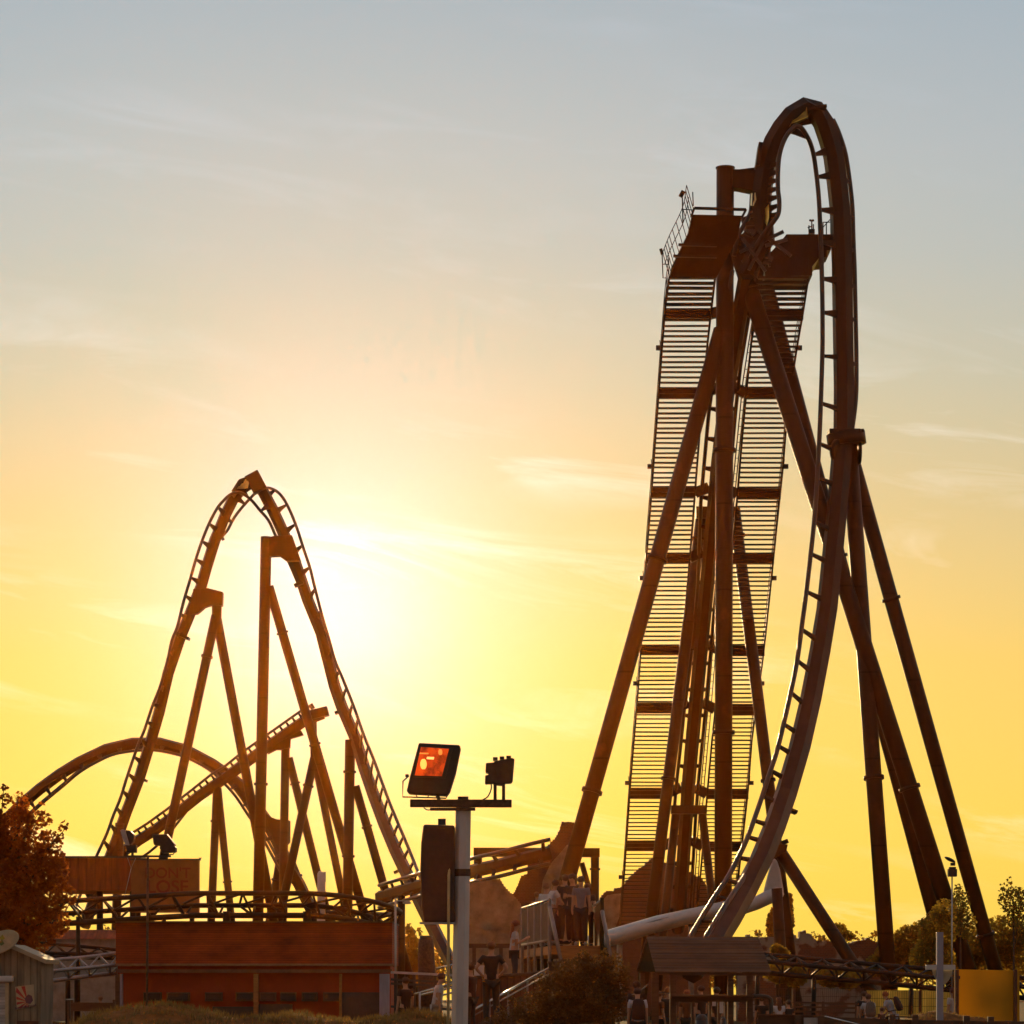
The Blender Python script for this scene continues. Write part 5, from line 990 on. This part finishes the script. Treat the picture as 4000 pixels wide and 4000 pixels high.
def plant(name, label, cat, base, clumps, n, leaf, m, seed, trunk=None, group=None, twigs=0):
    o = thing(name, label, cat, base, group); mb = MB(); foliage(mb, clumps, n, leaf, seed); mb.build('crown' if trunk else 'foliage', m, o)
    q = random.Random(seed + 99); tb = MB(); b0 = Vector(base)
    if trunk: tb.tube([b0 - Vector((0, 0, .2)), b0.lerp(Vector(clumps[0][0]), .5), Vector(clumps[0][0])], [trunk, trunk * .7, trunk * .35], 8)
    for c, r in (clumps if not twigs else q.choices(clumps, k=twigs)):
        e = Vector(c) + Vector((q.uniform(-.6, .6) * r[0], q.uniform(-.5, .5) * r[1], q.uniform(-.2, .9) * r[2])); st = b0.lerp(Vector(clumps[0][0]), q.uniform(.4, 1)) if trunk else b0
        w = (trunk or .04) * .35; tb.tube([st, st.lerp(e, .5) + Vector((0, 0, .1 * r[2])), e], [w, w * .6, w * .15], 5)
    tb.build('trunk' if trunk else 'stem', BARK, o); return o
def cl(px, py, Y, rx, ry, dy=None): return (P(px, py, Y), (m_(rx, Y), dy if dy is not None else m_(rx, Y), m_(ry, Y)))
# broad-leaved tree at the left edge
YT_ = 106
tc_ = [cl(-20, 3480, YT_, 150, 170), cl(20, 3110, YT_, 26, 50), cl(70, 3250, YT_, 80, 95), cl(150, 3200, YT_, 55, 40), cl(190, 3290, YT_, 55, 50), cl(250, 3225, YT_, 24, 22), cl(230, 3260, YT_, 22, 20), cl(100, 3400, YT_, 120, 110), cl(200, 3400, YT_, 75, 90), cl(60, 3560, YT_, 130, 110), cl(175, 3520, YT_, 75, 90),
       cl(215, 3600, YT_, 60, 70), cl(150, 3660, YT_, 70, 60), cl(60, 3670, YT_, 90, 60), cl(262, 3500, YT_, 36, 55), cl(-120, 3300, YT_, 160, 220), cl(80, 3150, YT_, 40, 60), cl(165, 3135, YT_, 14, 12)]
plant('broadleaf_tree', 'dense broad-leaved tree glowing dark red at the left edge', 'tree', P(-40, 3998, YT_), tc_, 24000, .15, LEAFM, 3, .22, twigs=40)
# ivy bush in front of the stairs
YI = 61
ic = [cl(2300, 3900, YI, 130, 130), cl(2385, 3800, YI, 60, 62), cl(2330, 3770, YI, 70, 42), cl(2410, 3870, YI, 46, 80), cl(2250, 3800, YI, 90, 60), cl(2180, 3890, YI, 90, 90), cl(2090, 3940, YI, 90, 70), cl(2000, 3985, YI, 90, 45), cl(2400, 3950, YI, 50, 60), cl(2230, 3960, YI, 140, 70), cl(1930, 4000, YI, 60, 30), cl(2150, 3830, YI, 50, 40)]
iq = random.Random(4)
for k in range(44):
    cc, rr = iq.choice(ic[:8]); a = iq.uniform(.1, 3.0); p_ = Vector(cc) + Vector((math.cos(a) * rr[0] * 1.02, iq.uniform(-.3, .3) * rr[1], math.sin(a) * rr[2] * 1.02)); q_ = iq.uniform(.05, .14); ic.append((p_, (q_, q_, q_ * 1.2)))
plant('ivy_bush', 'rounded ivy-covered bush in front of the stairs', 'bush', P(2280, 4030, YI), ic, 17000, .055, IVY, 5)
# shrubs to the right
sh = [('dense rounded shrub just right of the front trestle leg', [cl(3470, 3745, 165, 62, 60), cl(3430, 3770, 165, 50, 45)], 2600), ('large shrub with an uneven top between two leaning legs', [cl(3560, 3690, 165, 80, 80), cl(3520, 3740, 165, 80, 70), cl(3600, 3640, 165, 45, 50)], 4200),
      ('tall leafy shrub covering the foot of the wide leaning leg', [cl(3660, 3640, 121, 75, 85), cl(3690, 3560, 121, 50, 50), cl(3640, 3740, 121, 90, 80)], 4600), ('thin upright sapling against the sky between the leaning legs', [cl(3752, 3530, 128, 36, 70), cl(3770, 3610, 128, 44, 60), cl(3740, 3470, 128, 14, 26)], 900),
      ('bushy shrub beyond the yellow board\'s left half', [cl(3790, 3700, 165, 80, 75), cl(3750, 3760, 165, 80, 60)], 3400), ('broad dense shrub right of the outermost leg', [cl(3920, 3660, 165, 95, 85), cl(3880, 3730, 165, 80, 70), cl(3980, 3720, 165, 80, 90)], 5200),
      ('sparse tree with feathery twigs rising at the right edge', [cl(3960, 3520, 132, 60, 60), cl(3930, 3480, 132, 30, 40), cl(3995, 3570, 132, 60, 60), cl(3945, 3440, 132, 14, 16)], 1100),
      ('low yellow-green shrub below the descending track near the shelter', [cl(3040, 3800, 108, 60, 40), cl(3110, 3810, 108, 50, 45)], 1700), ('low yellow-green shrub below the descending track under the prop', [cl(3240, 3815, 109, 70, 42), cl(3310, 3825, 109, 60, 40)], 1900),
      ('weedy plant growing at the end of the shelter roof', [cl(3035, 3712, 104, 26, 26), cl(3060, 3725, 104, 24, 22)], 420), ('small leafy tree on top of the broken wall', [cl(3282, 3640, 190, 26, 34), cl(3310, 3655, 190, 24, 22), cl(3270, 3620, 190, 12, 18)], 520)]
for i, (lab, c, n) in enumerate(sh):
    plant('shrub', lab, 'shrub', (c[0][0].x, c[0][0].y, GZ), c, n, (.13 if i in (2, 3, 6, 7, 8, 9) else .19), LEAFG, 20 + i, .06 if i in (3, 6, 10) else None, 'shrubs growing round the coaster legs')
# poplars and far trees
plant('poplar_tree', 'taller of the two slender poplars beyond the broken wall', 'tree', (P(3080, 3850, 320).x, 320, GZ), [cl(3080, 3600, 320, 22, 70), cl(3082, 3540, 320, 17, 44), cl(3086, 3505, 320, 9, 18), cl(3070, 3640, 320, 26, 50)], 1800, .36, LEAFF, 41, .3, 'far trees')
plant('poplar_tree', 'shorter broad poplar left of the tall slender one', 'tree', (P(3012, 3850, 322).x, 322, GZ), [cl(3014, 3620, 322, 20, 60), cl(3020, 3575, 322, 14, 34), cl(3030, 3640, 322, 28, 45)], 1500, .36, LEAFF, 42, .3, 'far trees')
fq = random.Random(77)
fx = [(x, fq.uniform(3655, 3700), fq.uniform(330, 400)) for x in range(-60, 4100, 118)] + [(2955, 3628, 340), (3215, 3655, 336), (3345, 3645, 338), (3420, 3640, 330), (3180, 3640, 345), (1595, 3610, 300), (1550, 3640, 305), (1640, 3630, 310), (215, 3600, 330), (405, 3620, 335), (1390, 3620, 330)]
DESC = ['low rounded', 'broad hazy', 'thin ragged', 'spreading', 'small pale', 'dense squat']
def near_what(x): return ('behind the leafy tree' if x < 230 else 'beyond the dark shed' if x < 560 else 'beyond the hall, left half' if x < 1000 else 'beyond the hall, right half' if x < 1540 else 'between hall and pole' if x < 1800 else 'beyond the church wall' if x < 2350 else 'beyond the lift hill' if x < 2900 else 'above the low wall' if x < 3450 else 'behind the right shrubs')
for i, (x, y, Y) in enumerate(fx):
    r = fq.uniform(45, 80); hgt = 3850 - y
    c = [cl(x, y + hgt * .35, Y, r * .7, hgt * .36), cl(x - r * .5, y + hgt * .55, Y, r * .6, hgt * .34), cl(x + r * .5, y + hgt * .6, Y, r * .6, hgt * .34), cl(x + fq.uniform(-20, 20), y + hgt * .12, Y, r * .3, hgt * .15), cl(x, y + hgt * .8, Y, r, hgt * .3)]
    rank = sum(near_what(q[0]) == near_what(x) and q[0] < x for q in fx); tot = sum(near_what(q[0]) == near_what(x) for q in fx)
    where = 'leftmost' if rank == 0 else 'rightmost' if rank == tot - 1 else 'first second third fourth fifth sixth seventh eighth ninth tenth'.split()[rank] + ' from the left'
    plant('far_tree', DESC[i % 6] + ' tree, ' + where + ' of the far trees ' + near_what(x), 'tree', (P(x, 3850, Y).x, Y, GZ), c, 620, .5, LEAFF, 60 + i, .25, 'far trees')
